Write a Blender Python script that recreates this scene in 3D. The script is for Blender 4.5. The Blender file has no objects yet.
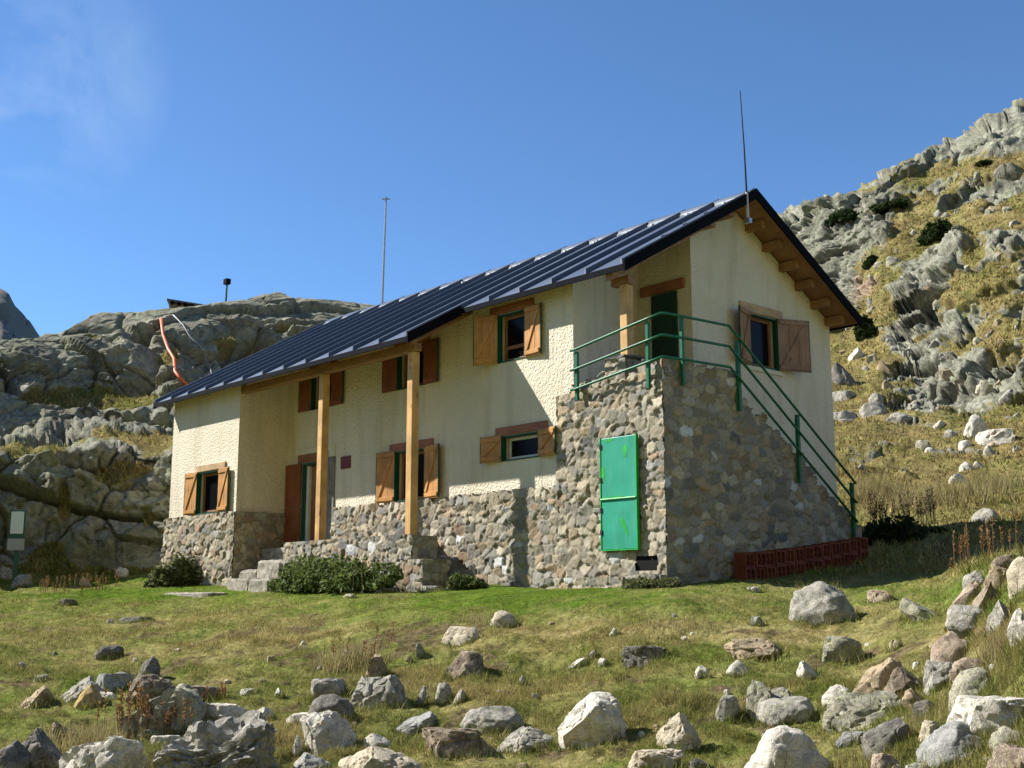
import bpy, math, random
import numpy as np
from mathutils import Vector, Matrix
from mathutils.bvhtree import BVHTree

SC = bpy.context.scene
COL = SC.collection
R = math.radians
rng = np.random.default_rng(7)

# ------------------------------------------------------------------ camera
CAM = np.array([13.1697, -13.2059, -0.285]); YAW, PITCH, FPX = 0.836, 0.1804, 1204.9
FWD = np.array([-math.sin(YAW)*math.cos(PITCH), math.cos(YAW)*math.cos(PITCH), math.sin(PITCH)])
RT = np.array([math.cos(YAW), math.sin(YAW), 0.0]); UP = np.cross(RT, FWD)
SUN = np.array([1.57, 1.0, -1.49]); SUN /= np.linalg.norm(SUN)

def ray(u, v):
    u = np.asarray(u, float)[..., None]; v = np.asarray(v, float)[..., None]
    return FWD + RT*(u-512)/FPX - UP*(v-384)/FPX

def pix(u, v, D):
    """world point on the ray of a pixel at horizontal distance D"""
    d = ray(u, v)
    return CAM + d*(np.asarray(D, float)/np.hypot(d[..., 0], d[..., 1]))[..., None]

def project(p):
    d = p-CAM; z = d@FWD
    return 512+FPX*(d@RT)/z, 384-FPX*(d@UP)/z

# ------------------------------------------------------------------ noise
def _h(i, j, k, s):
    n = (i.astype(np.int64)*374761393+j.astype(np.int64)*668265263+k.astype(np.int64)*2147483647+s*974634777) & 0xffffffff
    n = ((n ^ (n >> 13))*1274126177) & 0xffffffff
    n = ((n ^ (n >> 16))*2246822519) & 0xffffffff
    return ((n ^ (n >> 15)) & 0xffffff)/float(0xffffff)

def vnoise(p, s=0):
    p = np.asarray(p, float); f = np.floor(p); t = p-f; t = t*t*t*(t*(t*6-15)+10)
    i, j, k = f[:, 0].astype(np.int64), f[:, 1].astype(np.int64), f[:, 2].astype(np.int64)
    r = 0
    for a in (0, 1):
        wa = t[:, 0] if a else 1-t[:, 0]
        for b in (0, 1):
            wb = t[:, 1] if b else 1-t[:, 1]
            for c in (0, 1):
                wc = t[:, 2] if c else 1-t[:, 2]
                r = r+wa*wb*wc*_h(i+a, j+b, k+c, s)
    return r*2-1

def fbm(p, s=0, o=4, gain=.5):
    a, r, t = 1., 0, 0
    p = np.asarray(p, float)
    for q in range(o):
        r = r+a*vnoise(p*2.03**q+17.3*q, s+q); t += a; a *= gain
    return r/t

def worley(p, s=0):
    p = np.asarray(p, float); f = np.floor(p)
    n = len(p); F1 = np.full(n, 9.); F2 = np.full(n, 9.); S = np.zeros((n, 3)); ID = np.zeros((n, 3))
    for a in (-1, 0, 1):
        for b in (-1, 0, 1):
            for c in (-1, 0, 1):
                i = (f[:, 0]+a).astype(np.int64); j = (f[:, 1]+b).astype(np.int64); k = (f[:, 2]+c).astype(np.int64)
                q = np.stack([i+_h(i, j, k, s+1), j+_h(i, j, k, s+2), k+_h(i, j, k, s+3)], 1)
                d = np.sqrt(((p-q)**2).sum(1))
                near = d < F1
                F2 = np.where(near, F1, np.minimum(F2, d)); F1 = np.where(near, d, F1)
                S[near] = q[near]; ID[near] = np.stack([i, j, k], 1)[near]
    I = ID.astype(np.int64)
    rnd = [_h(I[:, 0], I[:, 1], I[:, 2], s+q) for q in (11, 12, 13, 14)]
    return F1, F2, S, rnd

def sstep(x, a, b):
    t = np.clip((x-a)/(b-a), 0, 1); return t*t*(3-2*t)

# ------------------------------------------------------------------ object helpers
def tag(o, label=None, cat=None, group=None, kind=None):
    for k, v in (('label', label), ('category', cat), ('group', group), ('kind', kind)):
        if v: o[k] = v
    return o

def empty(name, loc=(0, 0, 0), rz=0., parent=None):
    o = bpy.data.objects.new(name, None); COL.objects.link(o); o.location = loc; o.rotation_euler = (0, 0, rz)
    o.empty_display_size = .2
    if parent: o.parent = parent
    return o

def mesh_np(name, V, F, mat, parent=None, smooth=False, attrs=None):
    V = np.asarray(V, np.float32); me = bpy.data.meshes.new(name)
    if isinstance(F, np.ndarray):
        k = F.shape[1]; nf = len(F)
        me.vertices.add(len(V)); me.vertices.foreach_set('co', V.ravel())
        me.loops.add(nf*k); me.loops.foreach_set('vertex_index', F.astype(np.int32).ravel())
        me.polygons.add(nf); me.polygons.foreach_set('loop_start', np.arange(0, nf*k, k, dtype=np.int32))
        me.update(calc_edges=True); me.validate()
    else:
        me.from_pydata(V.tolist(), [], F)
    for an, (typ, val) in (attrs or {}).items():
        a = me.attributes.new(an, typ, 'POINT')
        a.data.foreach_set('color' if typ == 'FLOAT_COLOR' else 'value', np.asarray(val, np.float32).ravel())
    if smooth: me.polygons.foreach_set('use_smooth', np.ones(len(me.polygons), bool))
    me.update()
    o = bpy.data.objects.new(name, me); COL.objects.link(o)
    if mat: me.materials.append(mat)
    if parent: o.parent = parent
    return o

class MB:
    def __init__(s, F=None): s.V = []; s.F = []; s.m = F or (lambda a, o, z: (a, o, z))
    def poly(s, pts):
        n = len(s.V); s.V += [s.m(*p) for p in pts]; s.F.append(tuple(range(n, n+len(pts))))
    def hexa(s, b, t):
        n = len(s.V); s.V += [s.m(*p) for p in list(b)+list(t)]; k = len(b)
        s.F.append(tuple(n+i for i in reversed(range(k)))); s.F.append(tuple(n+k+i for i in range(k)))
        for i in range(k):
            j = (i+1) % k; s.F.append((n+i, n+j, n+k+j, n+k+i))
        return s
    def box(s, a0, a1, o0, o1, z0, z1):
        return s.hexa([(a0, o0, z0), (a1, o0, z0), (a1, o1, z0), (a0, o1, z0)], [(a0, o0, z1), (a1, o0, z1), (a1, o1, z1), (a0, o1, z1)])
    def tube(s, pts, r, k=8, r1=None):
        P = [np.array(s.m(*p), float) for p in pts]; n0 = len(s.V); N = len(P)
        for i, p in enumerate(P):
            t = P[min(i+1, N-1)]-P[max(i-1, 0)]; t = t/(np.linalg.norm(t)+1e-9)
            a = np.cross(t, [0, 0, 1.]);
            if np.linalg.norm(a) < .1: a = np.cross(t, [1., 0, 0])
            a /= np.linalg.norm(a); b = np.cross(t, a); rr = r if r1 is None else r+(r1-r)*i/(N-1)
            for q in range(k):
                an = 2*math.pi*q/k; s.V.append(tuple(p+rr*(a*math.cos(an)+b*math.sin(an))))
        for i in range(N-1):
            for q in range(k):
                w = (q+1) % k; s.F.append((n0+i*k+q, n0+i*k+w, n0+(i+1)*k+w, n0+(i+1)*k+q))
        s.F.append(tuple(n0+q for q in reversed(range(k)))); s.F.append(tuple(n0+(N-1)*k+q for q in range(k)))
        return s
    def build(s, name, mat, parent=None, bevel=0, smooth=False):
        import bmesh
        me = bpy.data.meshes.new(name); me.from_pydata([tuple(map(float, v)) for v in s.V], [], s.F)
        bm = bmesh.new(); bm.from_mesh(me); bmesh.ops.recalc_face_normals(bm, faces=bm.faces); bm.to_mesh(me); bm.free()
        if mat: me.materials.append(mat)
        if smooth: me.polygons.foreach_set('use_smooth', np.ones(len(me.polygons), bool))
        o = bpy.data.objects.new(name, me); COL.objects.link(o)
        if parent: o.parent = parent
        if bevel:
            b = o.modifiers.new('bevel', 'BEVEL'); b.width = bevel; b.segments = 2; b.limit_method = 'ANGLE'
        return o

# ------------------------------------------------------------------ materials
class NT:
    def __init__(s, name):
        s.mat = bpy.data.materials.new(name); s.mat.use_nodes = True; s.t = s.mat.node_tree
        s.b = s.t.nodes['Principled BSDF']; s.b.inputs['Specular IOR Level'].default_value = .3
    def n(s, typ, **kw):
        x = s.t.nodes.new(typ)
        for k, v in kw.items():
            if hasattr(x, k) and k not in x.inputs: setattr(x, k, v)
            else: s.set(x.inputs[k], v)
        return x
    def set(s, sock, v):
        if isinstance(v, bpy.types.NodeSocket): s.t.links.new(v, sock)
        else: sock.default_value = v
    def coord(s, kind='Object'): return s.n('ShaderNodeTexCoord').outputs[kind]
    def pos(s): return s.n('ShaderNodeNewGeometry').outputs['Position']
    def island(s): return s.n('ShaderNodeNewGeometry').outputs['Random Per Island']
    def objrand(s): return s.n('ShaderNodeObjectInfo').outputs['Random']
    def attr(s, nm, out='Fac'): return s.n('ShaderNodeAttribute', attribute_name=nm).outputs[out]
    def noise(s, vec, scale, detail=4., rough=.55, dist=0.):
        x = s.n('ShaderNodeTexNoise'); s.set(x.inputs['Vector'], vec); x.inputs['Scale'].default_value = scale
        x.inputs['Detail'].default_value = detail; x.inputs['Roughness'].default_value = rough; x.inputs['Distortion'].default_value = dist
        return x.outputs['Fac']
    def voro(s, vec, scale, feature='F1', out='Distance'):
        x = s.n('ShaderNodeTexVoronoi'); x.feature = feature; s.set(x.inputs['Vector'], vec); x.inputs['Scale'].default_value = scale
        return x.outputs[out]
    def ramp(s, fac, stops):
        x = s.n('ShaderNodeValToRGB'); s.set(x.inputs[0], fac); e = x.color_ramp.elements
        while len(e) < len(stops): e.new(.5)
        for q, (p, c) in zip(e, stops):
            q.position = p; q.color = (c, c, c, 1) if not hasattr(c, '__len__') else (*c, 1)
        return x.outputs[0]
    def mix(s, fac, a, b, mode='MIX'):
        x = s.n('ShaderNodeMix', data_type='RGBA', blend_type=mode)
        s.set(x.inputs[0], fac)
        for sock, v in ((x.inputs[6], a), (x.inputs[7], b)):
            s.set(sock, (*v, 1) if isinstance(v, tuple) and len(v) == 3 else v)
        return x.outputs[2]
    def math(s, op, a, b=0., c=0.):
        x = s.n('ShaderNodeMath', operation=op); s.set(x.inputs[0], a); s.set(x.inputs[1], b); s.set(x.inputs[2], c); return x.outputs[0]
    def mapping(s, vec, scale=(1, 1, 1), loc=None, rot=(0, 0, 0)):
        x = s.n('ShaderNodeMapping'); s.set(x.inputs['Vector'], vec); x.inputs['Scale'].default_value = scale; x.inputs['Rotation'].default_value = rot
        if loc is not None: s.set(x.inputs['Location'], loc)
        return x.outputs[0]
    def bump(s, h, strength=.5, dist=.02, normal=None):
        x = s.n('ShaderNodeBump'); s.set(x.inputs['Height'], h); x.inputs['Strength'].default_value = strength; x.inputs['Distance'].default_value = dist
        if normal is not None: s.set(x.inputs['Normal'], normal)
        return x.outputs[0]
    def out(s, col=None, rough=None, normal=None, **kw):
        if col is not None: s.set(s.b.inputs['Base Color'], (*col, 1) if isinstance(col, tuple) and len(col) == 3 else col)
        if rough is not None: s.set(s.b.inputs['Roughness'], rough)
        if normal is not None: s.set(s.b.inputs['Normal'], normal)
        for k, v in kw.items(): s.set(s.b.inputs[k], v)
        return s.mat

def m_stucco():
    m = NT('cream_stucco'); p = m.pos()
    c = m.ramp(m.noise(p, .9, 5, .6), [(.3, (.655, .58, .445)), (.55, (.71, .64, .50)), (.75, (.75, .685, .54))])
    st = m.noise(m.mapping(p, (3, 3, .35)), 1.2, 4)
    c = m.mix(m.ramp(st, [(.5, 0.), (.75, .55)]), c, (.46, .40, .28))
    spl = m.ramp(m.noise(m.mapping(p, (1, 1, 1)), 2.2, 5, .7), [(.62, 0.), (.72, .25)])
    c = m.mix(spl, c, (.5, .45, .33))
    h = m.math('ADD', m.noise(p, 22, 3, .55, .4), m.math('MULTIPLY', m.voro(p, 32, 'SMOOTH_F1'), .6))
    return m.out(c, .95, m.bump(h, .65, .04), **{'Specular IOR Level': .1})

def m_masonry():
    m = NT('rubble_masonry'); p = m.pos()
    c = m.attr('stone_col', 'Color')
    n = m.ramp(m.noise(p, 22, 5, .65), [(.25, .62), (.5, 1.), (.75, 1.2)])
    c = m.mix(1., c, n, 'MULTIPLY')
    li = m.ramp(m.noise(p, 6, 5, .7), [(.58, 0.), (.68, .5)])
    c = m.mix(li, c, (.30, .30, .22))
    h = m.noise(p, 45, 5, .7)
    return m.out(c, .92, m.bump(h, .6, .012), **{'Specular IOR Level': .2})

def m_wood(name, a, b, scale=(18, 18, 1.2), rough=.55, knots=True):
    m = NT(name); p = m.pos()
    off = m.math('MULTIPLY', m.island(), 9.)
    q = m.mapping(p, scale, loc=m.n('ShaderNodeCombineXYZ', X=off, Y=off, Z=off).outputs[0])
    g = m.noise(q, 1.3, 6, .6, .6)
    c = m.mix(m.ramp(g, [(.3, 0.), (.7, 1.)]), a, b)
    if knots:
        k = m.ramp(m.voro(m.mapping(p, (6, 6, 2.2)), 1.0), [(.06, 1.), (.14, 0.)])
        c = m.mix(m.math('MULTIPLY', k, .7), c, tuple(x*.25 for x in a))
    w = m.ramp(m.noise(p, 3., 4), [(.35, .75), (.65, 1.1)])
    c = m.mix(1., c, w, 'MULTIPLY')
    return m.out(c, rough, m.bump(g, .35, .01))

def m_plain(name, col, rough=.5, var=.25, scale=6, **kw):
    m = NT(name); p = m.pos()
    n = m.noise(p, scale, 5, .65)
    c = m.mix(m.ramp(n, [(.35, 0.), (.7, 1.)]), tuple(x*(1-var) for x in col), tuple(min(1, x*(1+var)) for x in col))
    return m.out(c, rough, m.bump(n, .15, .01), **kw)

def m_rock(name, a, b, dark, lichen=(.38, .40, .22), la=.3, da=.5, scale=1.9):
    """a,b pale/mid stone tones, dark stains, lichen crusts"""
    wt = (1.05, 1., .90); a, b, dark, lichen = [tuple(x*y for x, y in zip(q, wt)) for q in (a, b, dark, lichen)]
    m = NT(name); off = m.math('MULTIPLY', m.objrand(), 37.)
    p = m.mapping(m.coord(), loc=m.n('ShaderNodeCombineXYZ', X=off, Y=off, Z=off).outputs[0])
    c = m.mix(m.ramp(m.noise(p, 3.2*scale, 6, .62, .3), [(.35, 0.), (.65, 1.)]), a, b)
    sp = m.noise(p, 55*scale, 3, .6)
    c = m.mix(1., c, m.ramp(sp, [(.3, .52), (.5, 1.), (.72, 1.3)]), 'MULTIPLY')
    ds = m.ramp(m.noise(p, 5*scale, 7, .72, .5), [(.47, 0.), (.57, da)])
    c = m.mix(ds, c, dark)
    cr = m.ramp(m.voro(m.mapping(p, (1, 1, 1.4)), 3.1*scale, 'DISTANCE_TO_EDGE'), [(.0, .55), (.03, 0.)])
    cr = m.math('MULTIPLY', cr, m.ramp(m.noise(p, 2.*scale, 3), [(.45, 0.), (.6, 1.)]))
    c = m.mix(cr, c, tuple(x*.35 for x in dark))
    li = m.ramp(m.noise(p, 7.5*scale, 5, .75), [(.55, 0.), (.63, la)])
    c = m.mix(li, c, lichen)
    h = m.math('ADD', m.math('ADD', m.noise(p, 6*scale, 9, .72), m.math('MULTIPLY', m.noise(p, 26*scale, 4, .7), .35)), m.math('MULTIPLY', cr, -.3))
    return m.out(c, .9, m.bump(h, .9, .06/scale), **{'Specular IOR Level': .2})

def grass_cols(m, dry, p):
    g = m.mix(m.ramp(m.noise(p, 1.7, 5, .6), [(.35, 0.), (.65, 1.)]), (.082, .140, .017), (.145, .200, .032))
    d = m.mix(m.ramp(m.noise(p, 2.6, 5, .6), [(.35, 0.), (.65, 1.)]), (.255, .200, .078), (.40, .325, .145))
    return m.mix(dry, g, d)

def m_ground():
    m = NT('turf_and_rock'); p = m.pos()
    dry = m.attr('dry'); rock = m.attr('rock'); tint = m.attr('tint')
    g = grass_cols(m, dry, p)
    g = m.mix(m.math('MULTIPLY', m.attr('heath'), m.ramp(m.noise(p, .8, 5, .65), [(.35, .1), (.62, 1.)])), g, (.175, .130, .052))
    g = m.mix(m.math('MULTIPLY', m.attr('soil'), .85), g, m.mix(m.ramp(m.noise(p, 9, 4), [(.4, 0.), (.6, 1.)]), (.085, .060, .036), (.17, .125, .075)))
    g = m.mix(1., g, m.ramp(m.noise(p, 14, 5, .75), [(.3, .40), (.5, .95), (.7, 1.35)]), 'MULTIPLY')  # turf mottling; its dark specks paint tuft shadows into the colour
    a = m.mix(m.ramp(m.noise(p, .55, 6, .65, .4), [(.35, 0.), (.65, 1.)]), (.215, .205, .155), (.41, .395, .31))
    a = m.mix(m.ramp(m.noise(p, 1.6, 7, .72, .6), [(.5, 0.), (.62, .6)]), a, (.075, .075, .065))
    a = m.mix(m.ramp(m.noise(p, 1.1, 6, .75), [(.47, 0.), (.62, .6)]), a, (.28, .31, .19))
    st = m.math('MULTIPLY', m.attr('stain'), m.ramp(m.noise(p, .9, 7, .75, .5), [(.42, 0.), (.58, .9)]))
    a = m.mix(st, a, (.075, .070, .055))
    a = m.mix(m.ramp(tint, [(.55, 0.), (.9, .7)]), a, (.40, .27, .18))
    a = m.mix(1., a, m.ramp(m.noise(p, 9, 5, .7), [(.28, .65), (.5, 1.), (.72, 1.25)]), 'MULTIPLY')
    e = m.math('ADD', rock, m.math('MULTIPLY', m.math('SUBTRACT', m.noise(p, 3.2, 6, .7), .5), .9))
    f = m.ramp(e, [(.44, 0.), (.54, 1.)])
    h = m.math('ADD', m.noise(p, 2.4, 9, .7), m.math('MULTIPLY', m.noise(p, 11, 5, .7), .35))
    return m.out(m.mix(f, g, a), .95, m.bump(h, .9, .17), **{'Specular IOR Level': .0})

def m_blade():
    m = NT('grass_blades'); p = m.pos()
    c = grass_cols(m, m.attr('dry'), p)
    c = m.mix(m.math('MULTIPLY', m.attr('heath'), m.ramp(m.noise(p, .8, 5, .65), [(.35, .1), (.62, .95)])), c, (.20, .15, .06))
    r = m.ramp(m.island(), [(0., .5), (.5, 1.0), (1., 1.8)])
    c = m.mix(1., c, r, 'MULTIPLY')
    m.out(c, .85, **{'Specular IOR Level': .0}); return thin(m, c, .35)

def thin(m, c, f):
    tr = m.n('ShaderNodeBsdfTranslucent'); m.set(tr.inputs['Color'], c); mx = m.n('ShaderNodeMixShader'); mx.inputs[0].default_value = f
    m.t.links.new(m.b.outputs[0], mx.inputs[1]); m.t.links.new(tr.outputs[0], mx.inputs[2]); m.t.links.new(mx.outputs[0], m.t.nodes['Material Output'].inputs['Surface'])
    return m.mat

def m_leaf(name, a, b):
    m = NT(name)
    c = m.mix(m.island(), a, b)
    m.out(c, .6, **{'Specular IOR Level': .2}); return thin(m, c, .4)

def m_roof():
    m = NT('dark_blue_roof_sheet'); p = m.pos()
    n = m.noise(p, 1.3, 5, .6)
    c = m.mix(m.ramp(n, [(.3, 0.), (.7, 1.)]), (.058, .080, .125), (.082, .108, .16))
    return m.out(c, m.ramp(n, [(.3, .46), (.7, .58)]), m.bump(m.noise(p, 5, 3), .06, .01), Metallic=.15, **{'Specular IOR Level': .55})

M = dict(
    stucco=m_stucco(), masonry=m_masonry(),
    shutter=m_wood('varnished_shutter_wood', (.43, .195, .052), (.56, .285, .09)),
    shutter_grey=m_wood('weathered_shutter_wood', (.26, .145, .085), (.36, .21, .125)),
    shutter_red=m_wood('red_brown_shutter_wood', (.20, .062, .022), (.29, .10, .036)),
    post=m_wood('pine_post_wood', (.50, .28, .095), (.66, .42, .17)),
    beam=m_wood('dark_beam_wood', (.25, .125, .055), (.36, .20, .09), scale=(1.5, 1.5, 14)),
    lintel=m_wood('lintel_wood', (.26, .095, .045), (.35, .14, .065), scale=(1.2, 1.2, 14)),
    lintel_pale=m_wood('pale_lintel_wood', (.42, .27, .14), (.52, .36, .20), scale=(1.2, 1.2, 14)),
    soffit=m_wood('soffit_boards', (.27, .135, .06), (.38, .20, .095), scale=(14, 1, 14)),
    roof=m_roof(), fascia=m_plain('dark_metal_trim', (.004, .005, .008), .9, .2, **{'Specular IOR Level': .1}),
    seal=m_plain('white_sealant', (.50, .51, .52), .8, .15),
    green=m_plain('dark_green_paint', (.010, .072, .040), .45, .2),
    rail=m_plain('green_rail_paint', (.014, .125, .060), .4, .15),
    ddoor=m_plain('deep_green_door_paint', (.006, .040, .026), .4, .2),
    white=m_plain('white_frame_paint', (.62, .62, .56), .5, .1),
    frame=m_wood('brown_window_frame', (.24, .10, .04), (.32, .14, .06)),
    cement=m_plain('grey_cement', (.20, .19, .175), .95, .3, 9),
    pale_plaster=m_plain('smooth_pale_plaster', (.66, .60, .44), .9, .08, 4),
    slate=m_plain('slate_slab', (.12, .12, .12), .8, .3, 8),
    slabstone=m_plain('pale_step_stone', (.27, .245, .195), .9, .5, 9),
    plaque=m_plain('maroon_plaque', (.14, .022, .014), .4, .15),
    galv=m_plain('galvanised_steel', (.42, .44, .46), .35, .15, Metallic=.7),
    blackm=m_plain('black_cable', (.02, .02, .022), .5, .1),
    orange=m_plain('orange_hose', (.72, .15, .045), .45, .15),
    whitep=m_plain('grey_white_pipe', (.27, .26, .24), .5, .15),
    brick=m_plain('red_clay_block', (.20, .052, .028), .8, .35, 7),
    signw=m_plain('white_sign_panel', (.70, .74, .74), .35, .06, 3),
    signg=m_plain('grey_sign_panel', (.36, .35, .36), .45, .1, 3),
    signf=m_plain('green_sign_frame', (.04, .10, .075), .5, .2),
    dark=m_plain('void_shade', (.006, .006, .006), 1., .1),
    ground=m_ground(), blade=m_blade(),
    leaf=m_leaf('nettle_leaves', (.045, .075, .016), (.17, .21, .06)),
    leaf_pale=m_leaf('grey_green_leaves', (.09, .11, .04), (.18, .19, .085)),
    leaf_dark=m_leaf('juniper_needles', (.020, .038, .010), (.048, .072, .020)),
    leaf_dry=m_leaf('dry_stalks', (.17, .085, .035), (.33, .20, .09)),
    leaf_straw=m_leaf('straw_grass', (.26, .215, .09), (.40, .34, .16)),
    stem=m_plain('plant_stem', (.09, .07, .035), .8, .3),
)
def _door():
    m = NT('turquoise_metal_paint'); p = m.pos()
    c = m.mix(m.ramp(m.noise(p, 2.2, 4), [(.35, 0.), (.7, 1.)]), (.022, .25, .155), (.035, .33, .21))
    c = m.mix(m.ramp(m.noise(m.mapping(p, (5, 5, .6)), 1.4, 4), [(.5, 0.), (.75, .5)]), c, (.10, .36, .26))
    c = m.mix(m.ramp(m.noise(p, 7, 6, .8), [(.66, 0.), (.72, .8)]), c, (.14, .10, .06))
    return m.out(c, .42, m.bump(m.noise(p, 4, 3), .12, .01))
M['tdoor'] = _door()
M['patch'] = m_plain('bright_green_touch_up', (.025, .34, .055), .45, .2, 9)
def _glass():
    m = NT('window_glass'); return m.out((.007, .007, .008), .15, **{'Specular IOR Level': .07})
M['glass'] = _glass()
RK = dict(
    white=m_rock('white_granite', (.56, .54, .49), (.68, .66, .61), (.22, .21, .19), la=.12, da=.45),
    cream=m_rock('cream_granite', (.47, .42, .33), (.58, .53, .43), (.26, .22, .17), la=.15, da=.45),
    grey=m_rock('grey_granite', (.30, .29, .27), (.43, .42, .385), (.11, .11, .10), la=.35, da=.6),
    blue=m_rock('blue_grey_slate', (.28, .285, .29), (.40, .405, .405), (.15, .155, .16), la=.12, da=.5),
    tan=m_rock('tan_granite', (.32, .255, .17), (.43, .36, .26), (.15, .12, .085), la=.3, da=.5),
    ochre=m_rock('ochre_stone', (.43, .31, .13), (.52, .40, .21), (.24, .17, .09), la=.1, da=.4),
    brown=m_rock('brown_stone', (.22, .175, .135), (.33, .275, .215), (.075, .06, .05), la=.3, da=.6),
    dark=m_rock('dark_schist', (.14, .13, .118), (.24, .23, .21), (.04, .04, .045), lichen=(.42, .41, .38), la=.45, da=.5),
    lichen=m_rock('lichen_granite', (.31, .30, .245), (.43, .42, .345), (.12, .12, .10), lichen=(.40, .43, .22), la=.7, da=.55),
    pink=m_rock('pink_granite', (.35, .285, .225), (.46, .395, .33), (.17, .11, .09), la=.2, da=.5),
)

# ------------------------------------------------------------------ terrain (one sheet from the photographer's feet over the crests)
Zn = lambda d, z: (d, None, z)
PROF = {
 -420: [Zn(1.5, -1.8), Zn(7, -1.75), (10.8, 768), (13.2, 715), (17.5, 660), (22, 620), (26, 600), (28, 590), (29, 578), (29.3, 548), (29.6, 505), (30.1, 462), (36, 438), (38, 405), (40, 372), (41.5, 355), (47, 360), (70, 470)],
 0:   [Zn(1.5, -1.8), Zn(7, -1.75), (10.6, 768), (13, 715), (17, 660), (22, 620), (26, 598), (28.5, 586), (29.3, 575), (29.6, 545), (29.9, 500), (30.4, 455), (36, 432), (38, 400), (40, 355), (41.5, 341), (47, 348), (70, 460)],
 40:  [Zn(1.5, -1.8), Zn(7, -1.75), (10.5, 768), (12.9, 715), (16.8, 660), (21.5, 620), (25.5, 598), (28.3, 586), (29.3, 575), (29.6, 545), (29.9, 500), (30.4, 454), (36.5, 428), (39, 396), (41, 352), (42.5, 336), (48, 345), (70, 460)],
 85:  [Zn(1.5, -1.8), Zn(7, -1.7), (10.5, 768), (12.8, 715), (16.5, 660), (21, 620), (25, 598), (28.2, 586), (29.2, 575), (29.5, 545), (29.8, 500), (30.3, 450), (37.5, 418), (40.3, 388), (42, 340), (44, 315), (50, 325), (70, 460)],
 165: [Zn(1.5, -1.8), Zn(7, -1.7), (10.3, 768), (12.5, 712), (16, 660), (20, 620), (24, 596), (27.3, 581), (28.5, 572), (28.9, 540), (29.3, 500), (29.9, 458), (35.5, 433), (38, 395), (41, 335), (43.5, 313), (50, 322), (70, 460)],
 280: [Zn(1.5, -1.8), Zn(7, -1.65), (10.2, 768), (12, 712), (15, 660), (18.5, 618), (21.5, 596), (23.5, 588), (29, 575), (33, 550), (35, 500), (37, 450), (39, 420), (41, 390), (44.5, 325), (47, 303), (54, 312), (75, 460)],
 380: [Zn(1.5, -1.8), Zn(7, -1.6), (10, 768), (11.8, 708), (14.5, 655), (17.3, 612), (19.5, 594), (21, 589), (27, 574), (33, 550), (36, 500), (38, 450), (40, 420), (43, 390), (46, 335), (49, 308), (56, 320), (75, 460)],
 512: [Zn(1.5, -1.8), Zn(6.8, -1.55), (9.6, 768), (11.4, 702), (13.8, 650), (16.3, 610), (18.3, 591), (19.8, 585.5), (25, 572), (33, 545), (37, 500), (41, 460), (44, 430), (47, 400), (51, 360), (55, 335), (62, 345), (80, 460)],
 668: [Zn(1.5, -1.75), Zn(6.5, -1.45), (8.9, 768), (10.6, 700), (12.7, 648), (15, 607), (16.6, 590), (17.5, 584.5), (21, 572), (28, 535), (35, 490), (42, 450), (48, 420), (53, 380), (58, 330), (63, 290), (72, 300), (95, 420)],
 740: [Zn(1.5, -1.75), Zn(6.4, -1.4), (8.8, 768), (10.5, 695), (12.8, 642), (15.3, 603), (17.3, 586), (18.7, 577.5), (21, 563), (28, 520), (36, 465), (45, 415), (56, 365), (66, 325), (74, 290), (80, 245), (92, 255), (112, 400)],
 800: [Zn(1.5, -1.7), Zn(6.2, -1.35), (8.6, 768), (10.3, 693), (12.8, 641), (15.5, 603), (18, 582), (19.7, 571), (22, 556), (28, 508), (36, 455), (47, 402), (58, 358), (66, 325), (72, 280), (78, 219), (92, 228), (115, 380)],
 850: [Zn(1.5, -1.7), Zn(6, -1.3), (8.3, 768), (10, 695), (12.8, 638), (15.7, 602), (18.5, 577), (21, 561.5), (24, 540), (29, 497), (36, 455), (46, 408), (57, 365), (64, 325), (69, 270), (75, 198), (90, 207), (115, 380)],
 900: [Zn(1.5, -1.6), Zn(5.8, -1.25), (8, 768), (9.6, 692), (12, 636), (15, 600), (18.5, 574), (21.5, 554), (24.5, 533), (29, 497), (36, 455), (45, 412), (53, 372), (60, 318), (66, 255), (74, 178), (90, 186), (125, 380)],
 940: [Zn(1.5, -1.5), Zn(5.6, -1.2), (7.7, 768), (9.1, 700), (10.8, 648), (13.5, 605), (17.5, 574), (21, 552), (24.5, 527), (29, 497), (36, 457), (44, 420), (50, 398), (55, 350), (63, 270), (76, 156), (92, 165), (130, 380)],
 980: [Zn(1.5, -1.45), Zn(5.4, -1.15), (7.4, 768), (8.6, 695), (9.7, 645), (11, 603), (14, 574), (19, 553), (23, 530), (28, 500), (35, 460), (43, 425), (48, 405), (52, 355), (61, 265), (77, 138), (94, 148), (135, 380)],
 1024: [Zn(1.5, -1.4), Zn(5.2, -1.1), (7.1, 768), (8.1, 690), (8.9, 640), (9.8, 596), (11, 566), (17, 553), (22, 530), (28, 500), (35, 460), (41, 428), (46, 408), (50, 352), (59, 260), (78, 112), (96, 124), (140, 380)],
 1200: [Zn(1.5, -1.2), Zn(4.8, -1.0), (6.6, 780), (7.4, 690), (8.1, 630), (9, 575), (10.2, 542), (15, 532), (21, 508), (27, 480), (33, 440), (39, 405), (43, 385), (47, 335), (56, 240), (78, 60), (96, 75), (150, 380)],
 1500: [Zn(1.5, -1.1), Zn(4.6, -.9), (6.3, 780), (7, 690), (7.7, 625), (8.6, 565), (9.8, 530), (14, 518), (20, 490), (26, 460), (33, 420), (40, 385), (44, 360), (48, 310), (62, 210), (95, 30), (112, 50), (150, 380)],
}
for far_u, src in ((2800, 1500), (-1600, -420)):      # carry the slopes on well outside the frame
    PROF[far_u] = [n if len(n) == 3 else Zn(n[0], float(pix(src, n[1], n[0])[2])) for n in PROF[src]]
KU = sorted(PROF)
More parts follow.
